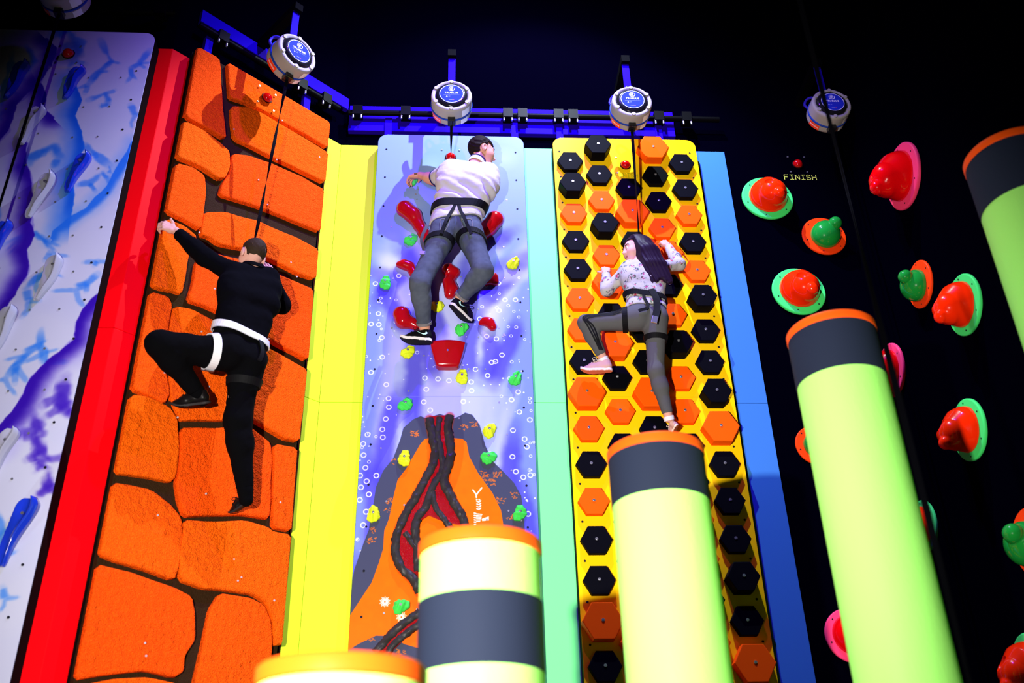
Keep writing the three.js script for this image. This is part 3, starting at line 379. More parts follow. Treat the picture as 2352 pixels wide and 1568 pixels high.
// ---------------------------------------------------------------- orange stone board, turned 42 degrees
const stoneG = base('stone_climbing_board', 'tall orange board of carved stone blocks with dark joints', 'climbing board', [STONE0.x, 0, STONE0.z]);
stoneG.rotation.y = ANG45;
{
  const W = 1.232, mortar = mat([0.026, 0.012, 0.004], 0.8, { bumpMap: bumpTex(), bumpScale: 0.008 });
  mesh('mortar_bed', metreUV(extrude([[0.004, 0.02], [W - 0.004, 0.02], [W - 0.004, TOP - 0.004], [0.004, TOP - 0.004]], 0.05, 0.004).translate(0, 0, -0.084)), mortar, stoneG);
  mesh('core', box(W + 0.006, TOP, 0.02, W / 2, TOP / 2 + 0.01, -0.099), edgeBlack, stoneG);
  const mats = [0, 1, 2, 3].map((k) => mat([1.0, 0.086 + 0.012 * k, 0.003], 0.7, { specularIntensity: 0.05, bumpMap: bumpTex(), bumpScale: 0.022 }));
  const fit = (b) => b.map(([x, y]) => [Math.max(0.005, Math.min(W - 0.005, x)), Math.min(TOP - 0.006, y)]);
  // below what the photograph shows the courses go on
  const more = []; let y = 2.52; for (let k = 0; k < 5; k++) { const h = 0.48, c = 0.55 + 0.14 * (k % 2); more.push([[0, y - 0.03], [c - 0.04, y - 0.05], [c - 0.02, y - h], [0, y - h]], [[c + 0.03, y - 0.04], [W, y - 0.03], [W, y - h], [c + 0.04, y - h]]); y -= h + 0.02; }
  [...STONES, ...more].forEach((b, i) => {
    let pts = fit(b);
    // smooth and roughen the outline
    for (let pass = 0; pass < 2; pass++) { const q = []; pts.forEach((p, k) => { const n = pts[(k + 1) % pts.length], L = Math.hypot(n[0] - p[0], n[1] - p[1]); if (pass) { q.push([p[0] * 0.85 + n[0] * 0.15, p[1] * 0.85 + n[1] * 0.15], [p[0] * 0.15 + n[0] * 0.85, p[1] * 0.15 + n[1] * 0.85]); } else { const m = Math.max(1, Math.round(L / 0.12)); for (let t = 0; t < m; t++) { const x = p[0] + (n[0] - p[0]) * t / m, yy = p[1] + (n[1] - p[1]) * t / m, j = x > 0.02 && x < W - 0.02 && yy < TOP - 0.02 ? 0.006 : 0; q.push([x + j * noise(x * 31, yy * 31, i), yy + j * noise(x * 31, yy * 31, i + 50)]); } } }); pts = q; }
    const sh = shapeOf(pts);
    let lx = 9, hx = -9, ly = 99, hy = -9; for (const [x, yy] of pts) { lx = Math.min(lx, x); hx = Math.max(hx, x); ly = Math.min(ly, yy); hy = Math.max(hy, yy); }
    const depth = 0.03 + 0.012 * hash3(i, 3, 1), tx = (hash3(i, 7, 2) - 0.5) * 0.05, ty = (hash3(i, 9, 2) - 0.5) * 0.04;
    const side = extrude(sh, depth, 0.012, { bevelSegments: 2, bevelOffset: -0.004 });
    const P = side.attributes.position;
    for (let k = 0; k < P.count; k++) { const x = P.getX(k), yy = P.getY(k), z = P.getZ(k); if (z > depth * 0.6) P.setZ(k, z + (x - (lx + hx) / 2) * tx + (yy - (ly + hy) / 2) * ty); }
    side.computeVertexNormals();
    mesh('stone_block', metreUV(side.translate(0, 0, -0.034), i * 0.37, i * 0.61), mats[i % 4], stoneG);
  });
  const dots = []; for (let i = 0; i < 34; i++) dots.push([0.08 + 1.08 * hash3(i, 1, 4), 2.4 + 4.8 * hash3(i, 2, 6)]);
  const dt = mesh('bolt_sockets', merge(dots.map(([x, y]) => cylZ(0.006, 0.006, 8).translate(x, y, 0.0135 + 0.008 * hash3(Math.round(x * 50), 1, 1)))), mat([0.5, 0.42, 0.42], 0.4), stoneG); dt.userData.kind = 'stuff';
  const p = V(SBUT[0], SBUT[1], 0.03).applyAxisAngle(V(0, 1, 0), ANG45).add(STONE0);
  finishButton('red finish button on the orange stone board', p.x, p.y, p.z, ANG45);
}

// ---------------------------------------------------------------- holds on the volcano board
const redMat = mat([0.36, 0.002, 0.006], 0.2, { clearcoat: 0.8, clearcoatRoughness: 0.15 });
const redWhere = ["left of the man's hip", "right of the man's hip", "beside the man's left thigh", "between the man's knees", "beside the man's right knee", "above the man's planted shoe", "right of the man's raised shoe"];
REDS.forEach(([n, pts], i) => {
  const [ox, oy] = [pts[Math.floor(pts.length / 2)][0], pts[Math.floor(pts.length / 2)][1]], list = [];
  for (let k = 0; k + 1 < pts.length; k++) { const [a, b, r] = pts[k], [c, d, s] = pts[k + 1]; list.push(cone(V(a - ox, (b - oy), r * 0.55), V(c - ox, (d - oy), s * 0.55), r, s)); }
  let m = 0; for (const [a, b, r] of pts) m = Math.max(m, Math.abs(a - ox) + r, Math.abs(b - oy) + r); m += 0.03;
  const u = union(list, 0.04), f = (x, y, z) => Math.max(u(x, y, z), -z);
  const g = base('red_hold', `glossy ${n} ${redWhere[i]}`, 'climbing hold', [ox, oy, 0.002], 'red holds on the volcano board');
  mesh('hold_body', nets(f, V(-m, -m, -0.02), V(m, m, 0.19), 0.007), redMat, g);
  mesh('bolt', cylZ(0.008, 0.006, 10), screwMat, g, [0, 0, 0.55 * pts[Math.floor(pts.length / 2)][2] + pts[Math.floor(pts.length / 2)][2]]);
});
{ // bowl-shaped hold
  const cx = (BOWL[0][0] + BOWL[2][0]) / 2, yt = BOWL[1][1], yb = BOWL[5][1], w = (BOWL[2][0] - BOWL[0][0]) / 2 + 0.012, h = yt - yb;
  const f = (x, y, z) => { const t = Math.max(0, Math.min(1, -y / h)), hw = w * (1 - 0.42 * Math.pow(t, 1.3)) - 0.02, hz = 0.13 * (1 - 0.45 * t) - 0.02, dx = Math.abs(x) - hw, dz = Math.abs(z - 0.0) - hz, dy = Math.abs(y + h / 2) - h / 2 + 0.02; const o = Math.hypot(Math.max(dx, 0), Math.max(dy, 0), Math.max(dz, 0)) + Math.min(0, Math.max(dx, dy, dz)); return Math.max(o - 0.022 + 0.018 * Math.min(1, (x / w) ** 2), -z); };
  const g = base('red_hold', 'large glossy red bowl-shaped hold beneath the climbing man', 'climbing hold', [cx, yt, 0.0005], 'red holds on the volcano board');
  mesh('hold_body', nets(f, V(-0.25, -h - 0.06, -0.02), V(0.25, 0.06, 0.18), 0.007), redMat, g);
  mesh('bolt', cylZ(0.008, 0.006, 10), screwMat, g, [0, -h * 0.45, 0.118]);
}
const smallMats = { g: mat([0.05, 0.62, 0.08], 0.45), y: mat([0.62, 0.74, 0.02], 0.45) };
const smallLabels = ['green lumpy hold gripped by the man in the white shirt', 'green lumpy hold below the red club-shaped hold', 'green lumpy hold near the yellow pad, below the thin red hooked hold', 'yellow lumpy hold highest beside the mint pad', "yellow lumpy hold between the man's ankles", "green lumpy hold under the man's raised shoe", "yellow lumpy hold under the man's planted shoe", 'yellow lumpy hold just below the red bowl-shaped hold', 'green lumpy hold beside the mint pad, level with the yellow one below the bowl', 'green lumpy hold on the blue smoke left of the crater', 'yellow lumpy hold on the volcano rim right of the crater', 'green lumpy hold on the right dark slope just below a yellow one', 'yellow lumpy hold on the left dark slope near the orange lava', 'yellow lumpy hold at the left edge of the volcano, lowest yellow one', 'green lumpy hold at the lower right flank of the volcano', 'green heart-shaped hold low on the orange lava'];
const smallGeo = [0, 1, 2, 3, 4].map((v) => {
  const R = 0.05, f = (x, y, z) => { const a = Math.atan2(y, x), rr = R * (1 + 0.16 * Math.sin(a * 2 + v * 1.7) + 0.1 * Math.sin(a * 3 + v) + 0.05 * Math.sin(a * 9 + v * 2)), q = Math.hypot(x, y) / rr, h = 0.046 * Math.sqrt(Math.max(0, 1 - q * q * 0.85)) * (1 + 0.16 * Math.sin((x * Math.cos(v) + y * Math.sin(v)) * 160)) * (0.8 + 0.35 * (y / R)); return Math.max((q - 1) * rr * 0.9, (z - h - 0.006) * 0.6, -z); };
  return nets(f, V(-0.08, -0.08, -0.012), V(0.08, 0.08, 0.08), 0.0042);
});
SMALL.forEach(([c, x, y], i) => {
  const g = base('lumpy_hold', smallLabels[i], 'climbing hold', [x, y, 0.0005], 'small lumpy holds on the volcano board');
  const b = mesh('hold_body', smallGeo[i % 5], smallMats[c], g); b.rotation.z = hash3(i, 2, 5) * 1.6 - 0.8;
  mesh('bolt', merge([cylZ(0.009, 0.012, 12), cylZ(0.005, 0.016, 8)]), screwMat, g, [0, 0.004, 0.046]);
});

// ---------------------------------------------------------------- drip-shaped holds on the ice board
{
  const blue = mat([0.01, 0.035, 0.5], 0.12, { clearcoat: 1, specularIntensity: 1 }), clear = mat([0.5, 0.5, 0.6], 0.1, { transmission: 0.25, thickness: 0.02, ior: 1.2, clearcoat: 1, clearcoatRoughness: 0.08, specularIntensity: 0.6 });
  const words = ['dark blue drip-shaped hold nearest the upper black webbing', 'blue drip-shaped hold just below the dark red button', 'clear drip-shaped hold beside the black webbing', 'bright blue drip-shaped hold in the upper middle', 'clear drip-shaped hold below the bright blue one', 'clear drip-shaped hold near the middle, right of the purple crack', 'clear drip-shaped hold cut by the picture edge at mid height', 'blue drip-shaped hold cut by the picture edge above the clear one', 'clear drip-shaped hold cut by the picture edge in the lower half', 'large bright blue drip-shaped hold lowest beside the red pad'];
  ICEH.forEach(([k, x, y, a, b], i) => {
    const h = b / 0.78, w = a * 1.35;
    const f = (px, py, pz) => { const t = (py + h) / (2 * h), tc = Math.max(0, Math.min(1, t)), mid = w * (0.3 - 0.75 * (1 - tc)) + 0.1 * w * Math.sin(tc * 6 + i), hw = w * (0.16 + 0.5 * Math.pow(tc, 0.7)) * (1 - 0.5 * Math.pow(Math.max(0, tc - 0.8) / 0.2, 3)), q = (px - mid) / hw, ridge = Math.exp(-((q - 0.6) ** 2) * 8), z = 0.012 + 0.04 * ridge * (0.5 + 0.5 * tc) + 0.006 * Math.sin(tc * 9 + q * 2 + i) + 0.014 * tc; return Math.max((Math.abs(q) - 1) * hw * 0.8, (pz - z) * 0.6, -pz, Math.abs(py) - h); };
    const soft = (px, py, pz) => f(px, py, pz) - 0.003;
    const g = base('drip_hold', words[i], 'climbing hold', [x, y, ICEZ + 0.0055], 'drip-shaped holds on the ice board');
    mesh('hold_body', nets(soft, V(-w * 1.8, -h - 0.02, -0.012), V(w * 1.8, h + 0.02, 0.14), 0.006), k === 'b' ? blue : clear, g);
    mesh('bolt', cylZ(0.009, 0.01, 10), screwMat, g, [w * 0.25, h * 0.5, 0.05]);
  });
}

// ---------------------------------------------------------------- disc holds on the black walls
{
  const C = { g: mat([0.06, 0.8, 0.16], 0.4), G: mat([0.008, 0.26, 0.03], 0.22, { clearcoat: 0.7 }), o: mat([0.95, 0.05, 0.004], 0.4), O: mat([1.0, 0.022, 0.001], 0.22, { clearcoat: 0.6 }), p: mat([0.95, 0.05, 0.16], 0.4), R: mat([0.75, 0.001, 0.003], 0.18, { clearcoat: 0.8 }) };
  const kinds = { go: ['g', 'O'], og: ['o', 'G'], pr: ['p', 'R'] };
  const mouse = (x, y, z) => smin(smin(ell(V(0, 0, 0), [0.74, 0.74, 0.55])(x, y, z), cone(V(0, 0.04, 0.15), V(0.03, -0.14, 0.44), 0.66, 0.54)(x, y, z), 0.16), cone(V(0.1, -0.38, 0.55), V(0.12, -0.46, 0.84), 0.32, 0.22)(x, y, z), 0.06);
  const domeF = (x, y, z) => Math.max(mouse(x, y, z), -ell(V(-0.12, 0.22, 0.9), [0.27, 0.27, 0.27])(x, y, z), -z);
  const ballF = (x, y, z) => Math.max(smin(ell(V(0, -0.05, 0.12), [0.66, 0.66, 0.62])(x, y, z), ell(V(0.3, 0.2, 0.66), [0.29, 0.29, 0.29])(x, y, z), 0.06), -z);
  const domeG = nets(domeF, V(-0.9, -0.9, -0.06), V(0.9, 0.9, 1.3), 0.026), ballG = nets(ballF, V(-0.9, -0.9, -0.06), V(0.9, 0.9, 1.2), 0.026);
  const plate = new THREE.LatheGeometry([[0, 0], [0.97, 0], [1, 0.03], [1, 0.1], [0.95, 0.14], [0, 0.14]].map(([a, b]) => new THREE.Vector2(a, b)), 48).rotateX(Math.PI / 2);
  const disc = (label, k, R, pos, turn, spin = 0) => {
    const g = base('disc_hold', label, 'climbing hold', pos, 'round disc holds on the black walls'); g.rotation.y = turn; const [a, b] = kinds[k];
    const pl = mesh('disc_plate', plate, C[a], g); pl.scale.setScalar(R);
    for (let q = 0; q < 6; q++) mesh('screw_hole', cylZ(0.006, 0.004, 8), holeMat, pl, [Math.cos(q * 1.047 + 0.3) * 0.86, Math.sin(q * 1.047 + 0.3) * 0.86, 0.14]).scale.setScalar(1 / R);
    const kn = mesh('knob', k === 'og' ? ballG : domeG, C[b], g, [0, 0, R * 0.135]); kn.scale.setScalar(R); kn.rotation.z = spin;
  };
  const lb = ['green disc with orange knob nearest the FINISH lettering on the black wall', 'orange disc with green two-ball knob below the FINISH lettering', 'green disc with orange knob just above the lime post with orange cap', 'orange disc almost hidden behind the lime post beside the blue pad', 'pink disc with red knob half hidden behind the base of the lime post'];
  UFOB.forEach(([x, y, R, k], i) => disc(lb[i], k, R, [x, y, -0.1335], 0));
  const ls = ['large pink disc with red knob highest on the side wall', 'orange disc with green two-ball knob on the side wall', 'green disc with red knob on the side wall beside the orange disc', 'green disc with red knob on the side wall below the middle', 'pink disc with red knob in the wall corner beside the lime post', 'green disc with red knob peeking out behind the lime post', 'orange disc with green knob cut by the picture edge', 'green disc with red knob in the lower picture corner'];
  UFOS.forEach(([z, y, R, k], i) => disc(ls[i], k, R, [3.3695, y, z], -Math.PI / 2, -0.15));
  const sign = base('finish_sign', 'thin yellow FINISH lettering on the black wall below a red button', 'lettering', [0, 0, 0]);
  lettering('FINISH', RFIN[0][0], RFIN[0][1], -0.1335, RFIN[1][0] - RFIN[0][0] + 0.02, 0.052, mat([0.75, 0.85, 0.12], 0.5), sign);
  finishButton('red finish button on the black wall', RBUT[0], RBUT[1], -0.134);
}

// ---------------------------------------------------------------- steel frame above the boards
{
  const steel = mat([0.012, 0.0008, 0.3], 0.6, { specularIntensity: 0.03 }), dark = mat([0.0008, 0.0008, 0.001], 0.5, { specularIntensity: 0.1 });  // steel colour carries the violet light falling on beams and posts
  const rb = (w, h, d) => extrude([[0, 0], [w, 0], [w, h], [0, h]], d - 0.006, 0.003);
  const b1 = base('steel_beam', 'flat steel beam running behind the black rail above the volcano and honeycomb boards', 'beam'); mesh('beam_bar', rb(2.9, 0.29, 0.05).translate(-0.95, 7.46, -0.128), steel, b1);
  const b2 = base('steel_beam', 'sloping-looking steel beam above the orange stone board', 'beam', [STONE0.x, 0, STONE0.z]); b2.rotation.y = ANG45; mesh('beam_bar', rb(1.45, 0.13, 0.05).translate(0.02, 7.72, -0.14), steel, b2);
  const rail = (label, pos, turn, L, y, z, clamps, posts, y0) => {
    const g = base('black_rail', label, 'rail', pos); g.rotation.y = turn;
    mesh('pipe', tube([[0, y, z], [L, y, z]], 0.026, 2, false, 12), dark, g);
    for (const x of clamps) { const c = mesh('clamp', box(0.085, 0.1, 0.09, x, y, z), dark, g); for (const s of [-1, 1]) mesh('bolt', cyl(0.009, 0.05, 8), screwMat, c, [x + s * 0.035, y - 0.06, z + 0.03]); }
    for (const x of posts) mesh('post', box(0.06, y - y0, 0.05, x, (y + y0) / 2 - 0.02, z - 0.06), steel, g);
  };
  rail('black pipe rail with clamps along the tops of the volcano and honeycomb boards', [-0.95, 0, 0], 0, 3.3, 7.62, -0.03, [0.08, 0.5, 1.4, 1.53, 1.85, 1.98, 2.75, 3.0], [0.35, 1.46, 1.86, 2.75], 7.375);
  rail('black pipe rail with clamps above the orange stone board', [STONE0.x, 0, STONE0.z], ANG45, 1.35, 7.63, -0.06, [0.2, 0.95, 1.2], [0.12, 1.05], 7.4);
  const r3 = base('black_rail', 'black pipe rail above the ice board', 'rail'); mesh('pipe', tube([[-3.6, 7.63, 1.02], [-2.2, 7.63, 1.02]], 0.026, 2, false, 12), dark, r3); for (const x of [-2.62, -2.3]) mesh('clamp', box(0.085, 0.1, 0.09, x, 7.63, 1.02), dark, r3);
}

// ---------------------------------------------------------------- rope devices
function ribbon(pts, w, t, twist, n, m0 = V(1, 0, 0)) {   // flat twisted band through points
  const c = new THREE.CatmullRomCurve3(pts.map((p) => V(...p))), P = [], I = [];
  for (let k = 0; k <= n; k++) {
    const p = c.getPoint(k / n), d = c.getTangent(k / n), a = m0.clone().addScaledVector(d, -m0.dot(d)).normalize(), b = new THREE.Vector3().crossVectors(d, a), th = twist * k / n, u = a.clone().multiplyScalar(Math.cos(th)).addScaledVector(b, Math.sin(th)), v = new THREE.Vector3().crossVectors(d, u);
    for (const [s, q] of [[-1, -1], [1, -1], [1, 1], [-1, 1]]) { const x = p.clone().addScaledVector(u, s * w / 2).addScaledVector(v, q * t / 2); P.push(x.x, x.y, x.z); }
    if (k) for (let s = 0; s < 4; s++) { const o = (k - 1) * 4, e = (s + 1) % 4; I.push(o + s, o + e, o + 4 + e, o + s, o + 4 + e, o + 4 + s); }
  }
  const g = new THREE.BufferGeometry(); g.setAttribute('position', new THREE.Float32BufferAttribute(P, 3)); g.setIndex(I); const q = g.toNonIndexed(); q.computeVertexNormals(); return q;
}
function canvasTex(w, h, draw) { const c = document.createElement('canvas'); c.width = w; c.height = h; draw(c.getContext('2d')); const t = new THREE.CanvasTexture(c); t.colorSpace = THREE.SRGBColorSpace; return t; }
const BEL = (() => {
  const shell = mat([0.36, 0.34, 0.31], 0.55), blackP = mat([0.01, 0.01, 0.012], 0.22, { clearcoat: 0.6 }), blueBand = mat([0.015, 0.05, 0.35], 0.4), strap = mat([0.002, 0.002, 0.003], 0.8, { specularIntensity: 0.1 });
  const face = canvasTex(512, 512, (x) => {
    x.fillStyle = '#2233b8'; x.fillRect(0, 0, 512, 512); x.strokeStyle = x.fillStyle = '#fff'; x.lineWidth = 10; x.beginPath(); x.arc(256, 256, 246, 0, 7); x.stroke();
    for (const [r, a, b, w] of [[62, -0.4, 2.6, 13], [58, 2.7, 5.4, 7], [34, 1, 6, 9], [14, 0, 6.3, 10]]) { x.lineWidth = w; x.beginPath(); x.arc(256, 112, r, a, b); x.stroke(); }
    x.textAlign = 'center'; x.font = 'bold 66px sans-serif'; x.fillText('TRUBLUE', 256, 252); x.globalAlpha = 0.45; x.font = '22px sans-serif'; x.fillRect(90, 286, 330, 5); x.globalAlpha = 0.9;
    x.beginPath(); x.moveTo(140, 345); x.lineTo(158, 312); x.lineTo(176, 345); x.fill(); x.globalAlpha = 0.5; x.fillRect(190, 326, 40, 8); x.fillRect(200, 420, 80, 9); x.fillStyle = '#ff5030'; x.globalAlpha = 0.9; x.fillRect(284, 420, 26, 9);
  });
  const warn = canvasTex(256, 128, (x) => { x.fillStyle = '#ff3b12'; x.fillRect(0, 0, 256, 128); x.fillStyle = '#fff2e8'; x.textAlign = 'center'; x.font = 'bold 46px sans-serif'; x.fillText('WARNING', 128, 80); });
  const prof = [[0, -0.1], [0.145, -0.1], [0.16, -0.092], [0.166, -0.07], [0.168, 0.07], [0.166, 0.085], [0.158, 0.095], [0.138, 0.095], [0.136, 0.08], [0, 0.08]];
  const drum = new THREE.LatheGeometry(prof.map(([a, b]) => new THREE.Vector2(a, b)), 56).rotateX(Math.PI / 2);
  const lug = []; for (let k = 0; k < 6; k++) { const a = k * 1.047 + 0.52; lug.push(cylZ(0.016, 0.03, 12).translate(Math.cos(a) * 0.146, Math.sin(a) * 0.146, 0.088)); }
  const patch = (r, a0, a1, z0, z1) => { const P = [], U = [], I = [], n = 12; for (let k = 0; k <= n; k++) { const a = a0 + (a1 - a0) * k / n; for (const [z, v] of [[z0, 0], [z1, 1]]) { P.push(Math.cos(a) * r, Math.sin(a) * r, z); U.push(k / n, v); } if (k) { const o = k * 2; I.push(o - 2, o, o - 1, o, o + 1, o - 1); } } const g = new THREE.BufferGeometry(); g.setAttribute('position', new THREE.Float32BufferAttribute(P, 3)); g.setAttribute('uv', new THREE.Float32BufferAttribute(U, 2)); g.setIndex(I); g.computeVertexNormals(); return g; };
  const discUV = (() => { const g = new THREE.CircleGeometry(0.1, 48).translate(0, 0, 0.1125); return g; })();
  return (label, pos, turn, webTo, twist = 0, mid = null) => {
    const g = base('auto_belay', label, 'belay device', pos, 'belay devices hanging above the boards'); g.rotation.y = turn;
    mesh('drum', drum, shell, g);
    for (const l of lug) mesh('lug', l, shell, g);
    mesh('bezel', new THREE.LatheGeometry([[0, 0.082], [0.134, 0.082], [0.13, 0.098], [0.112, 0.108], [0.1, 0.111], [0, 0.111]].map(([a, b]) => new THREE.Vector2(a, b)), 48).rotateX(Math.PI / 2), blackP, g);
    mesh('face_label', discUV, new THREE.MeshPhysicalMaterial({ map: face, roughness: 0.75, specularIntensity: 0.1 }), g);
    mesh('band', new THREE.TorusGeometry(0.166, 0.008, 8, 60), blueBand, g, [0, 0, -0.02]).scale.set(1, 1, 1.3);
    mesh('warning_label', patch(0.169, 3.55, 4.15, -0.085, -0.035), new THREE.MeshPhysicalMaterial({ map: warn, roughness: 0.4, side: THREE.DoubleSide }), g);
    mesh('white_label', patch(0.169, 5.25, 5.75, -0.005, 0.065), mat([0.8, 0.82, 0.85], 0.35), g);
    mesh('white_label', patch(0.169, 5.2, 5.6, -0.085, -0.035), mat([0.8, 0.82, 0.85], 0.35), g);
    mesh('nozzle', extrude([[-0.03, 0], [0.03, 0], [0.03, 0.05], [-0.03, 0.05]], 0.06, 0.008).translate(0, -0.205, -0.05), blackP, g);
    mesh('handle', tube([[-0.06, 0.155, -0.03], [-0.1, 0.2, -0.05], [-0.13, 0.2, -0.08], [-0.15, 0.15, -0.09], [-0.13, 0.1, -0.08]], 0.012, 24), mat([0.03, 0.02, 0.3], 0.4), g);
    mesh('carabiner', merge([new THREE.TorusGeometry(0.028, 0.006, 8, 20).scale(1, 1.6, 1).rotateY(0.6).translate(0.0, 0.205, 0), cyl(0.012, 0.05, 10).translate(0.02, 0.2, 0.01)]), screwMat, g);
    mesh('hanger_bar', box(0.06, 0.28, 0.01, 0, 0.385, -0.01), mat([0.012, 0.0008, 0.3], 0.6, { specularIntensity: 0.03 }), g);  // violet light is painted into the bar colour, as on the beams
    mesh('wall_arm', box(0.07, 0.07, 0.62, 0, 0.56, -0.28), mat([0.001, 0.001, 0.0015], 0.8, { specularIntensity: 0.05 }), g);
    const inv = new THREE.Matrix4().makeRotationY(-turn), own = (q) => V(...q).sub(V(...pos)).applyMatrix4(inv).toArray(), start = [0, -0.19, -0.02], end = own(webTo), m = mid ? own(mid) : start.map((v, i) => (v + end[i]) / 2);
    mesh('webbing', ribbon([start, start.map((v, i) => v + (m[i] - v) * 0.5), m, m.map((v, i) => v + (end[i] - v) * 0.5), end], 0.024, 0.003, twist, 110), strap, g);
    return g;
  };
})();
{
  const Jm = J.man, Jb = J.boy, Jg = J.girl;
  BEL('belay device in front of the orange stone board, holding the climber in black', BELAYS[0], ANG45, [Jb.waist[0] - N45.x * 0.17, Jb.waist[1], Jb.waist[2] - N45.z * 0.17], 16, WEBMID[0]);
  BEL('belay device above the volcano board, holding the man in the white shirt', BELAYS[1], 0, [Jm.waist[0], Jm.waist[1], Jm.waist[2] - 0.18], 3, WEBMID[1]);
  BEL('belay device above the honeycomb board, holding the girl', BELAYS[2], 0, [Jg.waist[0], Jg.waist[1], Jg.waist[2] - 0.15], 5, WEBMID[2]);
  BEL('dim belay device in front of the black wall', BELAYS[3], 0, [BELAYS[3][0], 0.02, BELAYS[3][2]], 9);
  BEL('belay device above the ice board, cut by the top picture edge', [-2.83, 7.32, 1.45], 0, [-2.9, 0.02, 1.4], 2);
  const g = base('belay_webbing', 'blurred black belay webbing hanging in front of the black wall', 'webbing'); mesh('band', ribbon([[1.6, ROOM, 3.34], [1.6, 5, 3.34], [1.6, 0, 3.34]], 0.024, 0.004, 14, 90), mat([0.0012, 0.0012, 0.002], 0.9, { specularIntensity: 0.02 }), g);
}

// ---------------------------------------------------------------- lime foam posts in front
{
  const lime = mat([0.4, 1.0, 0.19], 0.45, { bumpMap: bumpTex(), bumpScale: 0.0015 }), dark = mat([0.015, 0.021, 0.042], 0.7), orange = mat([1.0, 0.1, 0.006], 0.5);
  const post = (label, x, z, top, bands) => {
    const g = base('foam_post', label, 'post', [x, 0, z], 'lime foam posts of rising height'); const R = 0.2;
    mesh('base_plate', cyl(0.26, 0.02, 40).translate(0, 0.011, 0), dark, g);
    mesh('foam_sleeve', cyl(R, top - 0.08, 64).translate(0, 0.03 + (top - 0.08) / 2, 0), lime, g);
    for (const [a, b] of bands) mesh('dark_band', new THREE.LatheGeometry([[R - 0.004, top - b], [R + 0.003, top - b], [R + 0.003, top - a], [R - 0.004, top - a]].map(([p, q]) => new THREE.Vector2(p, q)), 64), dark, g);
    mesh('cap', new THREE.LatheGeometry([[0, top - 0.052], [R + 0.002, top - 0.052], [R + 0.006, top - 0.044], [R + 0.006, top - 0.012], [R - 0.002, top - 0.003], [R - 0.02, top], [0, top]].map(([p, q]) => new THREE.Vector2(p, q)), 64), orange, g);
  };
  post('shortest and nearest lime post, only its orange cap in view', -0.269, 3.933, 2.1, [[0.4, 0.72]]);
  post('lime post with a dark band far below its orange cap', 0.087, 3.233, 2.64, [[0.21, 0.43]]);
  post('lime post in front of the honeycomb board, dark band under its orange cap', 0.855, 2.609, 3.254, [[0.04, 0.255]]);
  post('lime post in front of the black wall, dark band under its orange cap', 1.776, 2.524, 3.904, [[0.05, 0.29]]);
  post('tallest lime post cut by the picture edge, dark band under its orange cap', 2.622, 2.981, 4.614, [[0.05, 0.325]]);
}
// ---------------------------------------------------------------- people
const lerp = (a, b, t) => a.clone().lerp(b, t), dirOf = (a, b) => b.clone().sub(a).normalize(), cross = (a, b) => new THREE.Vector3().crossVectors(a, b);
const off = (f, o) => (x, y, z) => f(x, y, z) - o;
const bounds = (pts, m) => { const b = new THREE.Box3().setFromPoints(pts); return [b.min.addScalar(-m), b.max.addScalar(m)]; };
function gradient(f, p, e = 0.004) { return V(f(p.x + e, p.y, p.z) - f(p.x - e, p.y, p.z), f(p.x, p.y + e, p.z) - f(p.x, p.y - e, p.z), f(p.x, p.y, p.z + e) - f(p.x, p.y, p.z - e)).normalize(); }
// a strap laid on a surface through the given points
function strapGeo(f, pts, w, t, closed = false, gap = 0.001) {
  const n = pts.length, Q = pts.map((p) => { const q = p.clone(); for (let i = 0; i < 12; i++) { const d = f(q.x, q.y, q.z) - gap - t / 2; if (Math.abs(d) < 5e-4) break; q.addScaledVector(gradient(f, q), -d); } return q; });
  const P = [], I = [];
  for (let k = 0; k < n; k++) {
    const a = Q[closed ? (k + n - 1) % n : Math.max(0, k - 1)], b = Q[closed ? (k + 1) % n : Math.min(n - 1, k + 1)], d = dirOf(a, b), u = gradient(f, Q[k], 0.01), s = cross(d, u).normalize();
    for (const [i, j] of [[-1, -1], [1, -1], [1, 1], [-1, 1]]) { const x = Q[k].clone().addScaledVector(s, i * w / 2).addScaledVector(u, j * t / 2); P.push(x.x, x.y, x.z); }
  }
  for (let k = 0; k < (closed ? n : n - 1); k++) for (let s = 0; s < 4; s++) { const o = k * 4, o2 = ((k + 1) % n) * 4, e = (s + 1) % 4; I.push(o + s, o + e, o2 + e, o + s, o2 + e, o2 + s); }
  if (!closed) { I.push(0, 1, 2, 0, 2, 3); const e = (n - 1) * 4; I.push(e, e + 2, e + 1, e, e + 3, e + 2); }
  const g = new THREE.BufferGeometry(); g.setAttribute('position', new THREE.Float32BufferAttribute(P, 3)); g.setIndex(I); const q = g.toNonIndexed(); q.computeVertexNormals(); return q;
}
function ringPts(f, c, nrm, n = 56, R = 0.4) {   // where rays towards c in a plane meet the surface
  const a = cross(nrm, Math.abs(nrm.y) > 0.8 ? V(1, 0, 0) : V(0, 1, 0)).normalize(), b = cross(nrm, a), out = [];
  for (let k = 0; k < n; k++) { const t = k / n * Math.PI * 2, d = a.clone().multiplyScalar(Math.cos(t)).addScaledVector(b, Math.sin(t)); let r = 0.01; while (r < R && f(c.x + d.x * r, c.y + d.y * r, c.z + d.z * r) < 0.002) r += 0.003; out.push(c.clone().addScaledVector(d, r)); }
  return out;
}
function spread(pts, n) { const c = new THREE.CatmullRomCurve3(pts); return c.getPoints(n); }
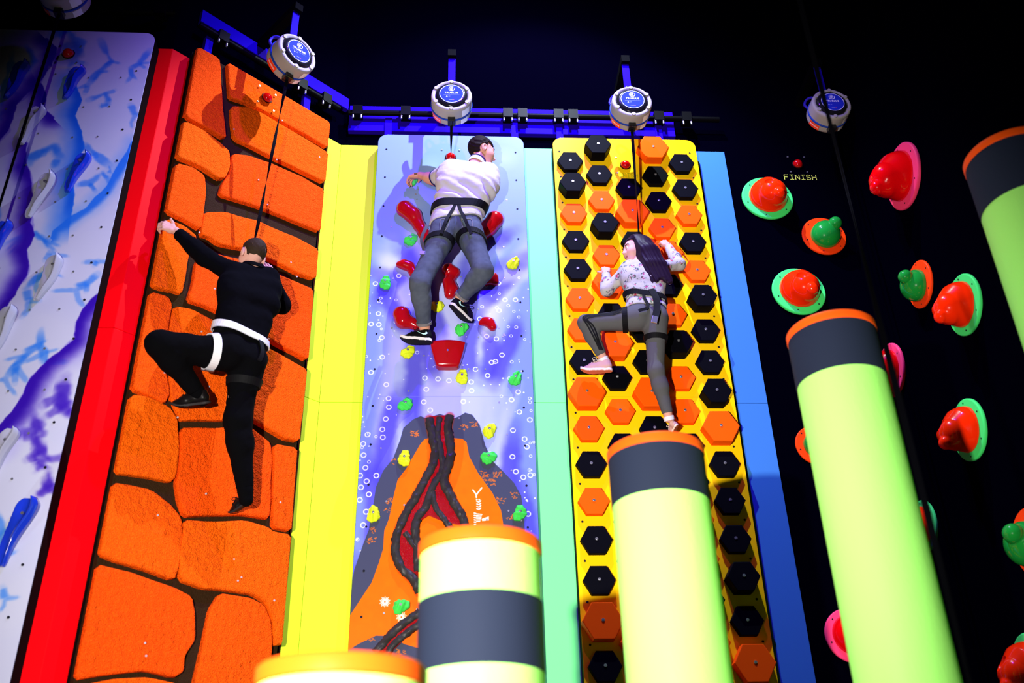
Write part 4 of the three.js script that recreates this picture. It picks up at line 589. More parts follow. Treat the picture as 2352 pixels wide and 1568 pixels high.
// hand: palm and five bent fingers; d points from the wrist to the knuckles, bk out of the back of the hand, side towards the thumb
function handSDF(wr, d, bk, s, k = 1, curl = [0.5, 0.7, 0.6], thumb = 0.5) {
  d = d.clone().normalize(); const b = bk.clone().addScaledVector(d, -bk.dot(d)).normalize(), t = cross(d, b).normalize().multiplyScalar(s);
  const at = (x, y, z) => wr.clone().addScaledVector(d, x * k).addScaledVector(t, y * k).addScaledVector(b, z * k), list = [];
  const palm = union([cone(at(0.0, 0.0, 0), at(0.03, 0.018, 0), 0.024 * k, 0.02 * k), cone(at(0, 0, 0), at(0.03, -0.018, 0), 0.024 * k, 0.019 * k), cone(at(0.03, 0.02, 0), at(0.085, 0.03, 0), 0.017 * k, 0.0125 * k), cone(at(0.03, 0, 0), at(0.09, 0.008, 0), 0.018 * k, 0.0135 * k), cone(at(0.03, -0.018, 0), at(0.085, -0.014, 0), 0.018 * k, 0.013 * k), cone(at(0.03, -0.022, 0), at(0.075, -0.034, 0), 0.017 * k, 0.012 * k)], 0.012 * k);
  [[0.085, 0.031, 0.072], [0.091, 0.009, 0.08], [0.086, -0.014, 0.074], [0.076, -0.035, 0.058]].forEach(([x, y, L], i) => {
    let p = at(x, y, 0), a = 0.1, q = d.clone(); const seg = [0.45, 0.31, 0.24], r = [0.0098, 0.009, 0.0082, 0.0074].map((v) => v * k * (i === 3 ? 0.9 : 1)), fan = t.clone().multiplyScalar((y > 0 ? 0.1 : -0.08) * (1 - i * 0.1)), chain = [];
    for (let j = 0; j < 3; j++) { a += curl[j]; q = d.clone().multiplyScalar(Math.cos(a)).addScaledVector(b, -Math.sin(a)).addScaledVector(fan, j ? 0.3 : 1).normalize(); const e = p.clone().addScaledVector(q, L * k * seg[j]); chain.push(cone(p, e, r[j], r[j + 1])); p = e; }
    list.push(union(chain, 0.004));
  });
  { let p = at(0.022, 0.03, -0.006), q = d.clone().multiplyScalar(0.6).addScaledVector(t, 0.8).addScaledVector(b, -0.3 * thumb * 2).normalize(), e = p.clone().addScaledVector(q, 0.036 * k), e2 = e.clone().addScaledVector(q.clone().addScaledVector(d, 0.5).addScaledVector(b, -thumb * 0.6).normalize(), 0.03 * k); list.push(union([cone(p, e, 0.014 * k, 0.0105 * k), cone(e, e2, 0.0105 * k, 0.008 * k)], 0.006)); }
  const f = (x, y, z) => { let v = palm(x, y, z); for (const g of list) v = smin(v, g(x, y, z), 0.005); return v; };
  f.box = bounds([wr, at(0.17, 0.07, 0.04), at(0.17, -0.06, -0.09), at(-0.03, 0.06, -0.09), at(0.17, 0.08, -0.09)], 0.02); return f;
}
// head in its own axes: X to its right hand side, Y up, Z out of the face
function headSDF(c, X, Y, Z, k) {
  const at = (x, y, z) => c.clone().addScaledVector(X, x * k).addScaledVector(Y, y * k).addScaledVector(Z, z * k), E = (x, y, z, r) => ell(at(x, y, z), r.map((v) => v * k), X, Y, Z);
  const skull = union([E(0, 0.025, -0.012, [0.075, 0.09, 0.094]), E(0, -0.045, 0.03, [0.056, 0.06, 0.056]), cone(at(-0.02, -0.09, 0.055), at(0.02, -0.09, 0.055), 0.02 * k, 0.02 * k), E(0.035, -0.02, 0.05, [0.028, 0.03, 0.03]), E(-0.035, -0.02, 0.05, [0.028, 0.03, 0.03])], 0.035 * k);
  const nose = union([cone(at(0, 0.015, 0.082), at(0, -0.022, 0.104), 0.008 * k, 0.011 * k), cone(at(-0.012, -0.028, 0.09), at(0.012, -0.028, 0.09), 0.009 * k, 0.009 * k)], 0.012 * k), brow = cone(at(-0.035, 0.03, 0.07), at(0.035, 0.03, 0.07), 0.011 * k, 0.011 * k);
  const lip = union([cone(at(-0.018, -0.055, 0.078), at(0.018, -0.055, 0.078), 0.007 * k, 0.007 * k), cone(at(-0.015, -0.066, 0.077), at(0.015, -0.066, 0.077), 0.0075 * k, 0.0075 * k)], 0.003);
  const sock = [E(0.031, 0.012, 0.093, [0.018, 0.011, 0.016]), E(-0.031, 0.012, 0.093, [0.018, 0.011, 0.016])];
  const ears = [1, -1].map((s) => { const o = E(s * 0.08, -0.004, -0.012, [0.012, 0.034, 0.021]), i = E(s * 0.091, 0.0, -0.008, [0.01, 0.022, 0.012]); return (x, y, z) => Math.max(o(x, y, z), -i(x, y, z)); });
  const f = (x, y, z) => { let v = smin(skull(x, y, z), brow(x, y, z), 0.02 * k); for (const s of sock) v = Math.max(v, -s(x, y, z)); v = smin(v, nose(x, y, z), 0.012 * k); v = smin(v, lip(x, y, z), 0.008 * k); for (const e of ears) v = smin(v, e(x, y, z), 0.008 * k); return v; };
  f.at = at; f.E = E; f.box = bounds([at(0, 0.13, 0), at(0, -0.13, 0), at(0.11, 0, 0), at(-0.11, 0, 0), at(0, 0, 0.13), at(0, 0, -0.12)], 0.012); return f;
}
function shoe(parent, heel, toe, ankle, o) {   // o: upper, sole materials, height of sole, laces, size
  const L = heel.distanceTo(toe), Z = dirOf(heel, toe), up = ankle.clone().sub(heel).addScaledVector(Z, -ankle.clone().sub(heel).dot(Z)).normalize(), X = cross(up, Z), k = L / 0.27, at = (x, y, z) => heel.clone().addScaledVector(X, x * k).addScaledVector(up, y * k).addScaledVector(Z, z * k), wd = o.wide ?? 1;
  const sh = o.sole_h ?? 0.026, flat = (z) => { const t = z / 0.27; return (0.033 + 0.013 * Math.sin(Math.max(0, Math.min(1, (t - 0.2) / 0.8)) * 3.1)) * wd; };
  const loc = (x, y, z) => { const px = x - heel.x, py = y - heel.y, pz = z - heel.z; return [(px * X.x + py * X.y + pz * X.z) / k, (px * up.x + py * up.y + pz * up.z) / k, (px * Z.x + py * Z.y + pz * Z.z) / k]; };
  const foot2 = (a, c) => { const t = Math.max(0.032, Math.min(0.238, c)), r = flat(c); return Math.hypot(a, c - t) - r; };
  const sole = (x, y, z) => { const [a, b, c] = loc(x, y, z), lift = 0.03 * Math.pow(Math.max(0, (c - 0.18) / 0.09), 2), h = b - lift; return Math.max(foot2(a, c) - 0.003, Math.abs(h - sh / 2) - sh / 2) * k; };
  const anklePt = at(0, 0.1, 0.055), body = union([cone(at(0, 0.05, 0.042), anklePt, 0.038 * k, 0.036 * k), cone(at(0, 0.045, 0.045), at(0, 0.038, 0.17), 0.037 * k, 0.036 * k), cone(at(0.006, 0.036, 0.16), at(0, 0.03, 0.232), 0.038 * wd * k, 0.027 * k), cone(anklePt, at(0, 0.05, 0.16), 0.03 * k, 0.03 * k)], 0.03 * k);
  const upper = (x, y, z) => { const [a, b, c] = loc(x, y, z); return Math.max(body(x, y, z), (sh - 0.006 + 0.03 * Math.pow(Math.max(0, (c - 0.18) / 0.09), 2) - b) * k, (b - 0.105 + c * 0.1) * k); };
  const bx = bounds([at(0.07, -0.02, -0.04), at(-0.07, 0.16, 0.31), at(-0.07, -0.02, 0.31), at(0.07, 0.16, -0.04), at(0.07, 0.16, 0.31), at(-0.07, -0.02, -0.04)], 0.01);
  const s = mesh('shoe', nets(upper, ...bx, 0.0055 * k), o.upper, parent); mesh('sole', nets(sole, ...bx, 0.0055 * k), o.sole, s);
  if (o.outsole) mesh('outsole', nets((x, y, z) => { const [a, b, c] = loc(x, y, z), lift = 0.03 * Math.pow(Math.max(0, (c - 0.18) / 0.09), 2); return Math.max(foot2(a, c) - 0.0035, Math.abs(b - lift - 0.002) - 0.004) * k; }, ...bx, 0.0045 * k), o.outsole, s);
  if (o.laces) { const lc = []; for (let i = 0; i < 4; i++) lc.push(strapGeo(upper, spread([at(-0.025, 0.09 - i * 0.012, 0.11 + i * 0.018), at(0, 0.1 - i * 0.012, 0.115 + i * 0.018), at(0.025, 0.09 - i * 0.012, 0.11 + i * 0.018)], 8), 0.006, 0.003)); for (const q of [1, -1]) lc.push(tube([at(0, 0.095, 0.12), at(q * 0.02, 0.125, 0.14), at(q * 0.03, 0.115, 0.165), at(q * 0.012, 0.1, 0.15), at(0, 0.092, 0.125)], 0.0026, 20, false, 5)); mesh('laces', merge(lc), o.laces, s); }
  return { s, at, upper, k, X, up, Z, box: bx };
}
const joints = (j) => { const o = {}; for (const k in j) o[k] = V(...j[k]); return o; };
function person(label, j, S) {
  const J_ = joints(j), root = base('person', label, 'person', j.pel), O = V(...j.pel), L = {}; for (const k in J_) L[k] = J_[k].clone().sub(O);
  const P = L, R = S.r, out = S.out.clone().normalize();                                  // out: away from the wall, the climber's back
  const hipX = dirOf(P.hipL, P.hipR), shX = dirOf(P.shL, P.shR);
  const level = (c, ax, hw, r, push = 0) => { const p = c.clone().addScaledVector(out, push); return cone(p.clone().addScaledVector(ax, -hw), p.clone().addScaledVector(ax, hw), r, r); };
  const mid = (a, b) => lerp(a, b, 0.5).normalize();
  const chest = P.chest, waist = P.waist, shC = lerp(P.shL, P.shR, 0.5);
  const torso = [level(lerp(shC, P.neck, 0.15), shX, R.sh * 0.8, R.t * 0.62), level(lerp(shC, chest, 0.5), shX, R.sh * 0.82, R.t * 0.95), level(chest, mid(shX, hipX), R.sh * 0.72, R.t), level(lerp(chest, waist, 0.6), hipX, R.w * 0.62, R.t * 0.92), level(waist, hipX, R.w * 0.55, R.t * 0.88), level(lerp(waist, P.pel, 0.55), hipX, R.h * 0.5, R.t * 0.98)];
  const seat = [level(P.pel, hipX, R.h * 0.52, R.t * 1.0), cone(P.hipL.clone().addScaledVector(out, 0.035), lerp(P.hipL, P.knL, 0.25).addScaledVector(out, 0.02), R.th * 1.08, R.th * 0.95), cone(P.hipR.clone().addScaledVector(out, 0.035), lerp(P.hipR, P.knR, 0.25).addScaledVector(out, 0.02), R.th * 1.08, R.th * 0.95)];
  const leg = (h, k, a) => [cone(h, k, R.th, R.kn), cone(k, lerp(k, a, 0.35), R.kn, R.ca), cone(lerp(k, a, 0.3), a, R.ca, R.an)];
  const legL = leg(P.hipL, P.knL, P.anL), legR = leg(P.hipR, P.knR, P.anR);
  const arm = (s, e, w) => [cone(s, e, R.ua, R.el), cone(e, lerp(e, w, 0.35), R.el, R.fa), cone(lerp(e, w, 0.3), w, R.fa, R.wr)];
  const armL = arm(P.shL, P.elL, P.wrL), armR = arm(P.shR, P.elR, P.wrR);
  const neck = [cone(lerp(shC, P.neck, 0.6), lerp(P.neck, P.head, 0.55), R.nk, R.nk * 0.95)];
  const body = union([...torso, ...seat, ...legL, ...legR, ...armL, ...armR, ...neck], 0.035);
  // head
  const Z = S.face.clone().normalize(), Y0 = S.up ?? V(0, 1, 0), X = cross(Y0, Z).normalize(), Y = cross(Z, X), head = headSDF(P.head, X, Y, Z, S.headK);
  const handL = handSDF(P.wrL, S.handL[0], S.handL[1], S.handL[2], S.handK, S.handL[3], S.handL[4]), handR = handSDF(P.wrR, S.handR[0], S.handR[1], S.handR[2], S.handK, S.handR[3], S.handR[4]);
  const all = Object.values(P);
  const skinTone = (f) => f;
  const geos = [nets(body, ...bounds(all, 0.16), 0.012), nets(head, ...head.box, 0.004), nets(handL, ...handL.box, 0.003), nets(handR, ...handR.box, 0.003)];
  mesh('body', mergeGeometries(geos), S.skin, root);
  // eyes and brows
  for (const s of [1, -1]) { const e = mesh('eye', new THREE.SphereGeometry(0.0115 * S.headK, 16, 12), mat([0.75, 0.74, 0.72], 0.2), root, head.at(s * 0.031, 0.011, 0.077).toArray()); const p = head.at(s * 0.031, 0.011, 0.0845), q = mesh('iris', new THREE.SphereGeometry(0.0055 * S.headK, 12, 8), mat([0.02, 0.012, 0.008], 0.2), e); q.position.copy(p.sub(e.position)); mesh('eyebrow', strapGeo(head, spread([head.at(s * 0.012, 0.035, 0.09), head.at(s * 0.032, 0.041, 0.085), head.at(s * 0.05, 0.033, 0.07)], 8), 0.007, 0.003), S.browMat, root); }
  mesh('lips', strapGeo(head, spread([head.at(-0.02, -0.06, 0.085), head.at(0, -0.06, 0.09), head.at(0.02, -0.06, 0.085)], 8), 0.012, 0.002), mat([0.42, 0.12, 0.1], 0.4), root);
  return { root, P, R, out, torso, seat, legL, legR, armL, armR, neck, body, head, X, Y, Z, all, hipX, shX, level };
}
const strapMat = mat([0.003, 0.003, 0.004], 0.7, { specularIntensity: 0.2 }), buckle = mat([0.55, 0.56, 0.6], 0.3, { metalness: 0.9 });
const wrinkle = (f, a, s, z) => (x, y, q) => f(x, y, q) + a * fbm(x * s, y * s * 0.8, q * s + z);

// --- man in the white polo shirt on the volcano board
{
  const skin = mat([0.62, 0.3, 0.2], 0.5), hairM = mat([0.01, 0.005, 0.004], 0.75, { specularIntensity: 0.15 });
  const p = person('man in white polo shirt and grey jeans climbing the volcano board, face turned aside', J.man, {
    r: { sh: 0.175, w: 0.165, h: 0.165, t: 0.1, th: 0.088, kn: 0.066, ca: 0.06, an: 0.042, ua: 0.052, el: 0.043, fa: 0.042, wr: 0.029, nk: 0.056 },
    out: V(0, 0, 1), face: V(0.93, -0.1, -0.36), up: V(0.12, 0.97, 0.1), headK: 1.06, handK: 1.0, skin, browMat: hairM,
    handL: [V(-0.85, 0.12, -0.5), V(0.05, 0.9, 0.45), 1, [0.55, 0.75, 0.5], 0.5], handR: [V(-0.8, 0.5, 0.0), V(0, 0.4, 0.9), -1, [0.3, 0.4, 0.3], 0.2] });
  const { P, R, root, torso, seat, legL, legR, armL, armR, neck, head, all, hipX, out } = p;
  // shirt: torso, short sleeves, hem over the jeans
  const slL = lerp(P.shL, P.elL, 0.86), slR = lerp(P.shR, P.elR, 0.92), tors = union([...torso, seat[0]], 0.05);
  const sleeves = union([cone(P.shL, slL, 0.07, 0.062), cone(P.shR, slR, 0.072, 0.064)], 0.02);
  const hem = lerp(P.waist, P.pel, 0.72), hemN = V(0.14, -1, -0.1).normalize();
  const core = (x, y, z) => smin(tors(x, y, z) - 0.018, sleeves(x, y, z), 0.05);
  const cutL = half(slL, dirOf(P.shL, P.elL)), cutR = half(slR, dirOf(P.shR, P.elR)), hc = half(hem, hemN), folds = (x, y, z) => 0.011 * Math.sin((x * 0.6 + y) * 62 + 4 * fbm(x * 6, y * 6, z * 6)) * Math.max(0, fbm(x * 4 + 3, y * 4, z * 4) + 0.25) + 0.006 * fbm(x * 16, y * 16, z * 16);
  const nearL = (x, y, z) => Math.hypot(x - slL.x, y - slL.y, z - slL.z) < 0.14, nearR = (x, y, z) => Math.hypot(x - slR.x, y - slR.y, z - slR.z) < 0.13;
  const collarCut = cone(lerp(P.neck, P.head, 0.0), lerp(P.neck, P.head, 0.8), 0.062, 0.075);
  const shirtF = (x, y, z) => { let v = core(x, y, z) + folds(x, y, z) * 1.0; if (nearL(x, y, z)) v = Math.max(v, cutL(x, y, z)); if (nearR(x, y, z)) v = Math.max(v, cutR(x, y, z)); return Math.max(v, hc(x, y, z), -collarCut(x, y, z) * 0.8); };
  const bx = bounds([P.shL, P.shR, P.elL, P.elR, P.neck, P.pel, P.chest, P.waist], 0.17);
  const shirt = mesh('polo_shirt', nets(shirtF, ...bx, 0.0085), mat([0.46, 0.44, 0.47], 0.85), root);
  const navy = mat([0.015, 0.012, 0.09], 0.7);
  mesh('cuff_band', strapGeo(off(sleeves, 0.003), ringPts(sleeves, lerp(P.shL, P.elL, 0.83), dirOf(P.shL, P.elL), 40, 0.2), 0.012, 0.004, true), navy, shirt);
  mesh('collar', strapGeo(union([...neck, ...torso], 0.035), ringPts(union(neck, 0.03), lerp(P.neck, P.head, 0.16), dirOf(P.neck, P.head), 40, 0.2), 0.035, 0.006, true, 0.006), mat([0.68, 0.66, 0.72], 0.7), shirt);
  mesh('collar_trim', strapGeo(union([...neck, ...torso], 0.035), ringPts(union(neck, 0.03), lerp(P.neck, P.head, 0.3), dirOf(P.neck, P.head), 40, 0.2), 0.008, 0.009, true, 0.006), navy, shirt);
  // jeans
  const legs = union([...seat, torso[5], ...legL, ...legR], 0.03), topC = half(lerp(P.waist, P.pel, 0.45), V(-0.05, 1, 0)), aL = half(lerp(P.knL, P.anL, 0.93), dirOf(P.knL, P.anL)), aR = half(lerp(P.knR, P.anR, 0.93), dirOf(P.knR, P.anR));
  const far = (c, r) => (x, y, z) => Math.hypot(x - c.x, y - c.y, z - c.z) < r, nL = far(P.anL, 0.17), nR = far(P.anR, 0.17);
  const jeansF = (x, y, z) => { let v = legs(x, y, z) - 0.009 + 0.005 * fbm(x * 15, y * 15, z * 15); if (nL(x, y, z)) v = Math.max(v, aL(x, y, z)); if (nR(x, y, z)) v = Math.max(v, aR(x, y, z)); return Math.max(v, topC(x, y, z)); };
  const denim = (x, y, z) => { const n = 0.5 + 0.5 * fbm(x * 40, y * 40, z * 40), w = 0.5 + 0.5 * fbm(x * 7, y * 5, z * 7), t = Math.max(0, Math.min(1, n * 0.5 + w * 0.6)); return [0.03 + 0.055 * t, 0.038 + 0.062 * t, 0.06 + 0.075 * t]; };
  const jb = bounds([P.waist, P.pel, P.hipL, P.hipR, P.knL, P.knR, P.anL, P.anR], 0.15);
  const jeans = mesh('jeans', nets(jeansF, ...jb, 0.009, denim), mat(0xffffff, 0.8, { vertexColors: true }), root);
  const smooth = off(legs, 0.009), back = (x, y) => P.pel.clone().addScaledVector(hipX, x).add(V(0, y, 0.22));
  const stitch = mat([0.16, 0.15, 0.16], 0.8), denimD = mat([0.06, 0.08, 0.13], 0.8);
  for (const s of [-1, 1]) mesh('pocket', strapGeo(smooth, spread([back(s * 0.03, 0.01), back(s * 0.035, -0.11), back(s * 0.075, -0.14), back(s * 0.12, -0.11), back(s * 0.135, 0.01), back(s * 0.03, 0.005)], 36), 0.0045, 0.003), stitch, jeans);
  mesh('back_seam', strapGeo(smooth, spread([back(0, 0.1), back(0, 0), back(0, -0.12)], 16), 0.005, 0.003), denimD, jeans);
  for (const [k, a] of [[P.knL, P.anL], [P.knR, P.anR]]) mesh('cuff', strapGeo(smooth, ringPts(union(k === P.knL ? legL : legR, 0.03), lerp(k, a, 0.9), dirOf(k, a), 36, 0.2), 0.02, 0.004, true), stitch, jeans);
  // hair
  const E = head.E, at = head.at, hs = E(0, 0.036, -0.016, [0.084, 0.096, 0.102]), loc = (x, y, z) => { const d = V(x, y, z).sub(P.head); return [d.dot(p.X) / 1.06, d.dot(p.Y) / 1.06, d.dot(p.Z) / 1.06]; };
  const hairF = (x, y, z) => { const [a, b, c] = loc(x, y, z), keep = Math.min(0.062 - b, Math.max(c - 0.012, 0.0 - b), Math.max(c + 0.03, -0.078 - b)); const ear = Math.hypot((b + 0.004) / 1.3, c + 0.012) - 0.03; return Math.max(hs(x, y, z) + 0.003 * Math.sin(a * 260 + c * 120) * Math.sin(b * 160), keep, Math.abs(a) > 0.06 ? -ear : -1); };
  mesh('hair', nets(hairF, ...head.box, 0.005), hairM, root);
  // trainers
  const upper = mat([0.003, 0.003, 0.004], 0.7), sole = mat([0.75, 0.72, 0.75], 0.5), outs = mat([0.012, 0.011, 0.014], 0.7), laces = mat([0.01, 0.01, 0.012], 0.6), mint = mat([0.55, 0.95, 0.95], 0.35);
  const swoosh = [[0, 0], [0.012, -0.012], [0.03, -0.014], [0.05, -0.006], [0.105, 0.026], [0.06, 0.004], [0.036, -0.002], [0.022, 0.002], [0.016, 0.016]];
  for (const [h, t, a, sd] of [[P.heL, P.toL, P.anL, -1], [P.heR, P.toR, P.anR, 1]]) {
    const q = shoe(root, h, t, a.clone().addScaledVector(a.clone().sub(h), 0.2), { upper, sole, outsole: outs, laces, sole_h: 0.03 });
    for (const s of [1, -1]) { // curved tick mark on each side of the shoe
      const pts = spread(swoosh.map(([u, v]) => V(u, v, 0)), 30).map((v) => v), tri = shapeOf(pts.map((v) => [v.x, v.y])), g = new THREE.ShapeGeometry(tri), A = g.attributes.position;
      for (let i = 0; i < A.count; i++) { const w = q.at(s * 0.08, 0.062 + A.getY(i) * 1.05, 0.03 + A.getX(i) * 1.05); for (let k = 0; k < 14; k++) { const d = q.upper(w.x, w.y, w.z) - 0.0025; w.addScaledVector(q.X, -s * d); if (Math.abs(d) < 4e-4) break; } A.setXYZ(i, w.x, w.y, w.z); }
      g.computeVertexNormals(); mesh('tick_mark', g, mint, q.s);
    }
  }
  // harness
  const hg = new THREE.Group(); hg.name = 'harness'; root.add(hg);
  const clothed = union([...torso, ...seat], 0.05), cl = off(clothed, 0.022);
  mesh('waist_belt', strapGeo(cl, ringPts(cl, lerp(P.waist, P.pel, 0.08), V(0, 1, 0.05).normalize(), 60), 0.062, 0.008, true), strapMat, hg);
  mesh('trouser_belt', strapGeo(smooth, spread([back(-0.02, 0.095), back(0.06, 0.09), back(0.15, 0.095)], 14), 0.035, 0.005), strapMat, hg);
  const lp = (h, k, lg) => ringPts(union([...seat, ...lg], 0.03), lerp(h, k, 0.22), dirOf(h, k).add(V(h === P.hipL ? 0.35 : -0.35, 0.0, 0.1)).normalize(), 48, 0.25);
  mesh('leg_loop', strapGeo(smooth, lp(P.hipL, P.knL, legL), 0.045, 0.008, true), strapMat, hg);
  mesh('leg_loop', strapGeo(smooth, lp(P.hipR, P.knR, legR), 0.045, 0.008, true), strapMat, hg);
  for (const s of [-1, 1]) mesh('riser_strap', strapGeo(cl, spread([back(0.01, 0.16), back(s * 0.045, 0.03), back(s * 0.1, -0.16)], 24), 0.024, 0.005), strapMat, hg);
  const sideP = P.hipL.clone().addScaledVector(hipX, -0.12).add(V(0, 0.06, 0.05));
  mesh('strap_tail', ribbon([sideP.toArray(), sideP.clone().add(V(-0.04, -0.16, 0.04)).toArray(), sideP.clone().add(V(-0.02, -0.3, 0.05)).toArray(), sideP.clone().add(V(-0.045, -0.42, 0.05)).toArray()], 0.028, 0.003, 1.5, 30), mat([0.06, 0.06, 0.07], 0.5), hg);
  mesh('buckle', box(0.04, 0.03, 0.012, sideP.x - 0.03, sideP.y - 0.3, sideP.z + 0.055), buckle, hg);
}

// --- person in black on the stone board
{
  const skin = mat([0.62, 0.33, 0.27], 0.5), hairM = mat([0.03, 0.018, 0.01], 0.7), cloth = mat([0.0016, 0.0016, 0.0028], 0.95, { specularIntensity: 0.06 }), cloth2 = mat([0.0014, 0.0014, 0.002], 0.95, { specularIntensity: 0.08 });
  const p = person('person in black sweater and trousers climbing the orange stone board, seen from behind', J.boy, {
    r: { sh: 0.16, w: 0.15, h: 0.155, t: 0.096, th: 0.094, kn: 0.075, ca: 0.07, an: 0.042, ua: 0.054, el: 0.046, fa: 0.042, wr: 0.028, nk: 0.056 },
    out: N45.clone(), face: N45.clone().negate().add(V(0.02, 0.1, 0)), headK: 1.0, handK: 0.98, skin, browMat: hairM,
    handL: [T45.clone().negate().multiplyScalar(0.9).add(V(0, 0.25, 0)).addScaledVector(N45, -0.25), N45.clone().add(V(0, 0.1, 0)), 1, [0.7, 0.9, 0.6], -0.3], handR: [V(-0.2, 0.95, 0.18), N45.clone(), -1, [0.25, 0.35, 0.3], 0.1] });
  const { P, root, torso, seat, legL, legR, armL, armR, neck, head, hipX, out } = p;
  const top = union([...torso, ...armL, ...armR], 0.04), nk = union(neck, 0.03), hem = half(lerp(P.waist, P.pel, 0.3), V(0, -1, 0)), wl = half(lerp(P.elL, P.wrL, 0.92), dirOf(P.elL, P.wrL)), wr = half(lerp(P.elR, P.wrR, 0.9), dirOf(P.elR, P.wrR));
  const near = (c, r) => (x, y, z) => Math.hypot(x - c.x, y - c.y, z - c.z) < r, a1 = near(P.wrL, 0.12), a2 = near(P.wrR, 0.12);
  const topF = (x, y, z) => { let v = top(x, y, z) - 0.013 + 0.006 * fbm(x * 13, y * 13, z * 13); if (a1(x, y, z)) v = Math.max(v, wl(x, y, z)); if (a2(x, y, z)) v = Math.max(v, wr(x, y, z)); return Math.max(v, hem(x, y, z)); };
  const sw = mesh('sweater', nets(topF, ...bounds([P.shL, P.shR, P.elL, P.elR, P.wrL, P.wrR, P.neck, P.pel, P.chest], 0.15), 0.01), cloth, root);
  mesh('neckband', strapGeo(union([...neck, ...torso], 0.03), ringPts(nk, lerp(P.neck, P.head, 0.05), dirOf(P.neck, P.head), 36, 0.2), 0.028, 0.008, true, 0.008), cloth2, sw);
  const legs = union([...seat, torso[5], ...legL, ...legR], 0.035), tc = half(lerp(P.waist, P.pel, 0.2), V(0, 1, 0)), b1 = half(lerp(P.knL, P.anL, 0.95), dirOf(P.knL, P.anL)), b2 = half(lerp(P.knR, P.anR, 0.97), dirOf(P.knR, P.anR)), n1 = near(P.anL, 0.16), n2 = near(P.anR, 0.16);
  const trF = (x, y, z) => { let v = legs(x, y, z) - 0.01 + 0.007 * fbm(x * 12, y * 12, z * 12); if (n1(x, y, z)) v = Math.max(v, b1(x, y, z)); if (n2(x, y, z)) v = Math.max(v, b2(x, y, z)); return Math.max(v, tc(x, y, z)); };
  mesh('trousers', nets(trF, ...bounds([P.waist, P.pel, P.hipL, P.hipR, P.knL, P.knR, P.anL, P.anR], 0.16), 0.01), cloth2, root);
  const hs = head.E(0, 0.034, -0.014, [0.081, 0.093, 0.1]), loc = (x, y, z) => { const d = V(x, y, z).sub(P.head); return [d.dot(p.X), d.dot(p.Y), d.dot(p.Z)]; };
  mesh('hair', nets((x, y, z) => { const [a, b, c] = loc(x, y, z), keep = Math.min(0.06 - b, Math.max(c - 0.01, 0.0 - b), Math.max(c + 0.02, -0.085 - b)), ear = Math.hypot((b + 0.004) / 1.3, c + 0.012) - 0.03; return Math.max(hs(x, y, z) + 0.0025 * fbm(x * 90, y * 90, z * 90) + (b < -0.03 ? (-0.03 - b) * 0.06 : 0), keep, Math.abs(a) > 0.06 ? -ear : -1); }, ...head.box, 0.005), hairM, root);
  const up = mat([0.005, 0.004, 0.0045], 0.32, { clearcoat: 0.4 }), so = mat([0.02, 0.017, 0.018], 0.5), lc = mat([0.006, 0.006, 0.006], 0.6);
  for (const [h, t, a] of [[P.heL, P.toL, P.anL], [P.heR, P.toR, P.anR]]) shoe(root, h, t, a.clone().addScaledVector(a.clone().sub(h), 0.2), { upper: up, sole: so, laces: lc, sole_h: 0.02, wide: 1.05 });
  for (const [k, a, lg] of [[P.knL, P.anL, legL], [P.knR, P.anR, legR]]) { const lf = union([...lg, cone(a, a.clone().addScaledVector(dirOf(k, a), 0.06), 0.042, 0.04)], 0.02), c = half(lerp(k, a, 0.85), dirOf(a, k)); mesh('sock', nets((x, y, z) => Math.max(lf(x, y, z) - 0.004, c(x, y, z)), ...bounds([lerp(k, a, 0.85), a], 0.12), 0.008), cloth2, root); }
  const hg = new THREE.Group(); hg.name = 'harness'; root.add(hg);
  const white = mat([0.62, 0.62, 0.66], 0.35), cl = off(union([...torso, ...seat], 0.05), 0.02), back = (x, y) => P.pel.clone().addScaledVector(hipX, x).addScaledVector(out, 0.22).add(V(0, y, 0));
  mesh('waist_belt', strapGeo(cl, ringPts(cl, lerp(P.waist, P.pel, 0.3), V(0.22, 1, 0.1).normalize(), 60), 0.05, 0.008, true), white, hg);
  const legUL = union([...seat, ...legL], 0.035), legUR = union([...seat, ...legR], 0.035);
  mesh('leg_loop', strapGeo(off(legUL, 0.012), ringPts(legUL, lerp(P.hipL, P.knL, 0.24), dirOf(P.hipL, P.knL), 44, 0.26), 0.05, 0.008, true), white, hg);
  mesh('leg_loop', strapGeo(off(legUR, 0.012), ringPts(legUR, lerp(P.hipR, P.knR, 0.36), dirOf(P.hipR, P.knR), 44, 0.26), 0.05, 0.008, true), strapMat, hg);
  mesh('riser_strap', strapGeo(cl, spread([back(0.08, 0.13), back(0.1, 0), back(0.09, -0.12)], 20), 0.03, 0.006), strapMat, hg);
  mesh('buckle', strapGeo(off(legUL, 0.021), ringPts(legUL, lerp(P.hipL, P.knL, 0.24), dirOf(P.hipL, P.knL), 44, 0.26).slice(6, 12), 0.056, 0.006), buckle, hg);
}

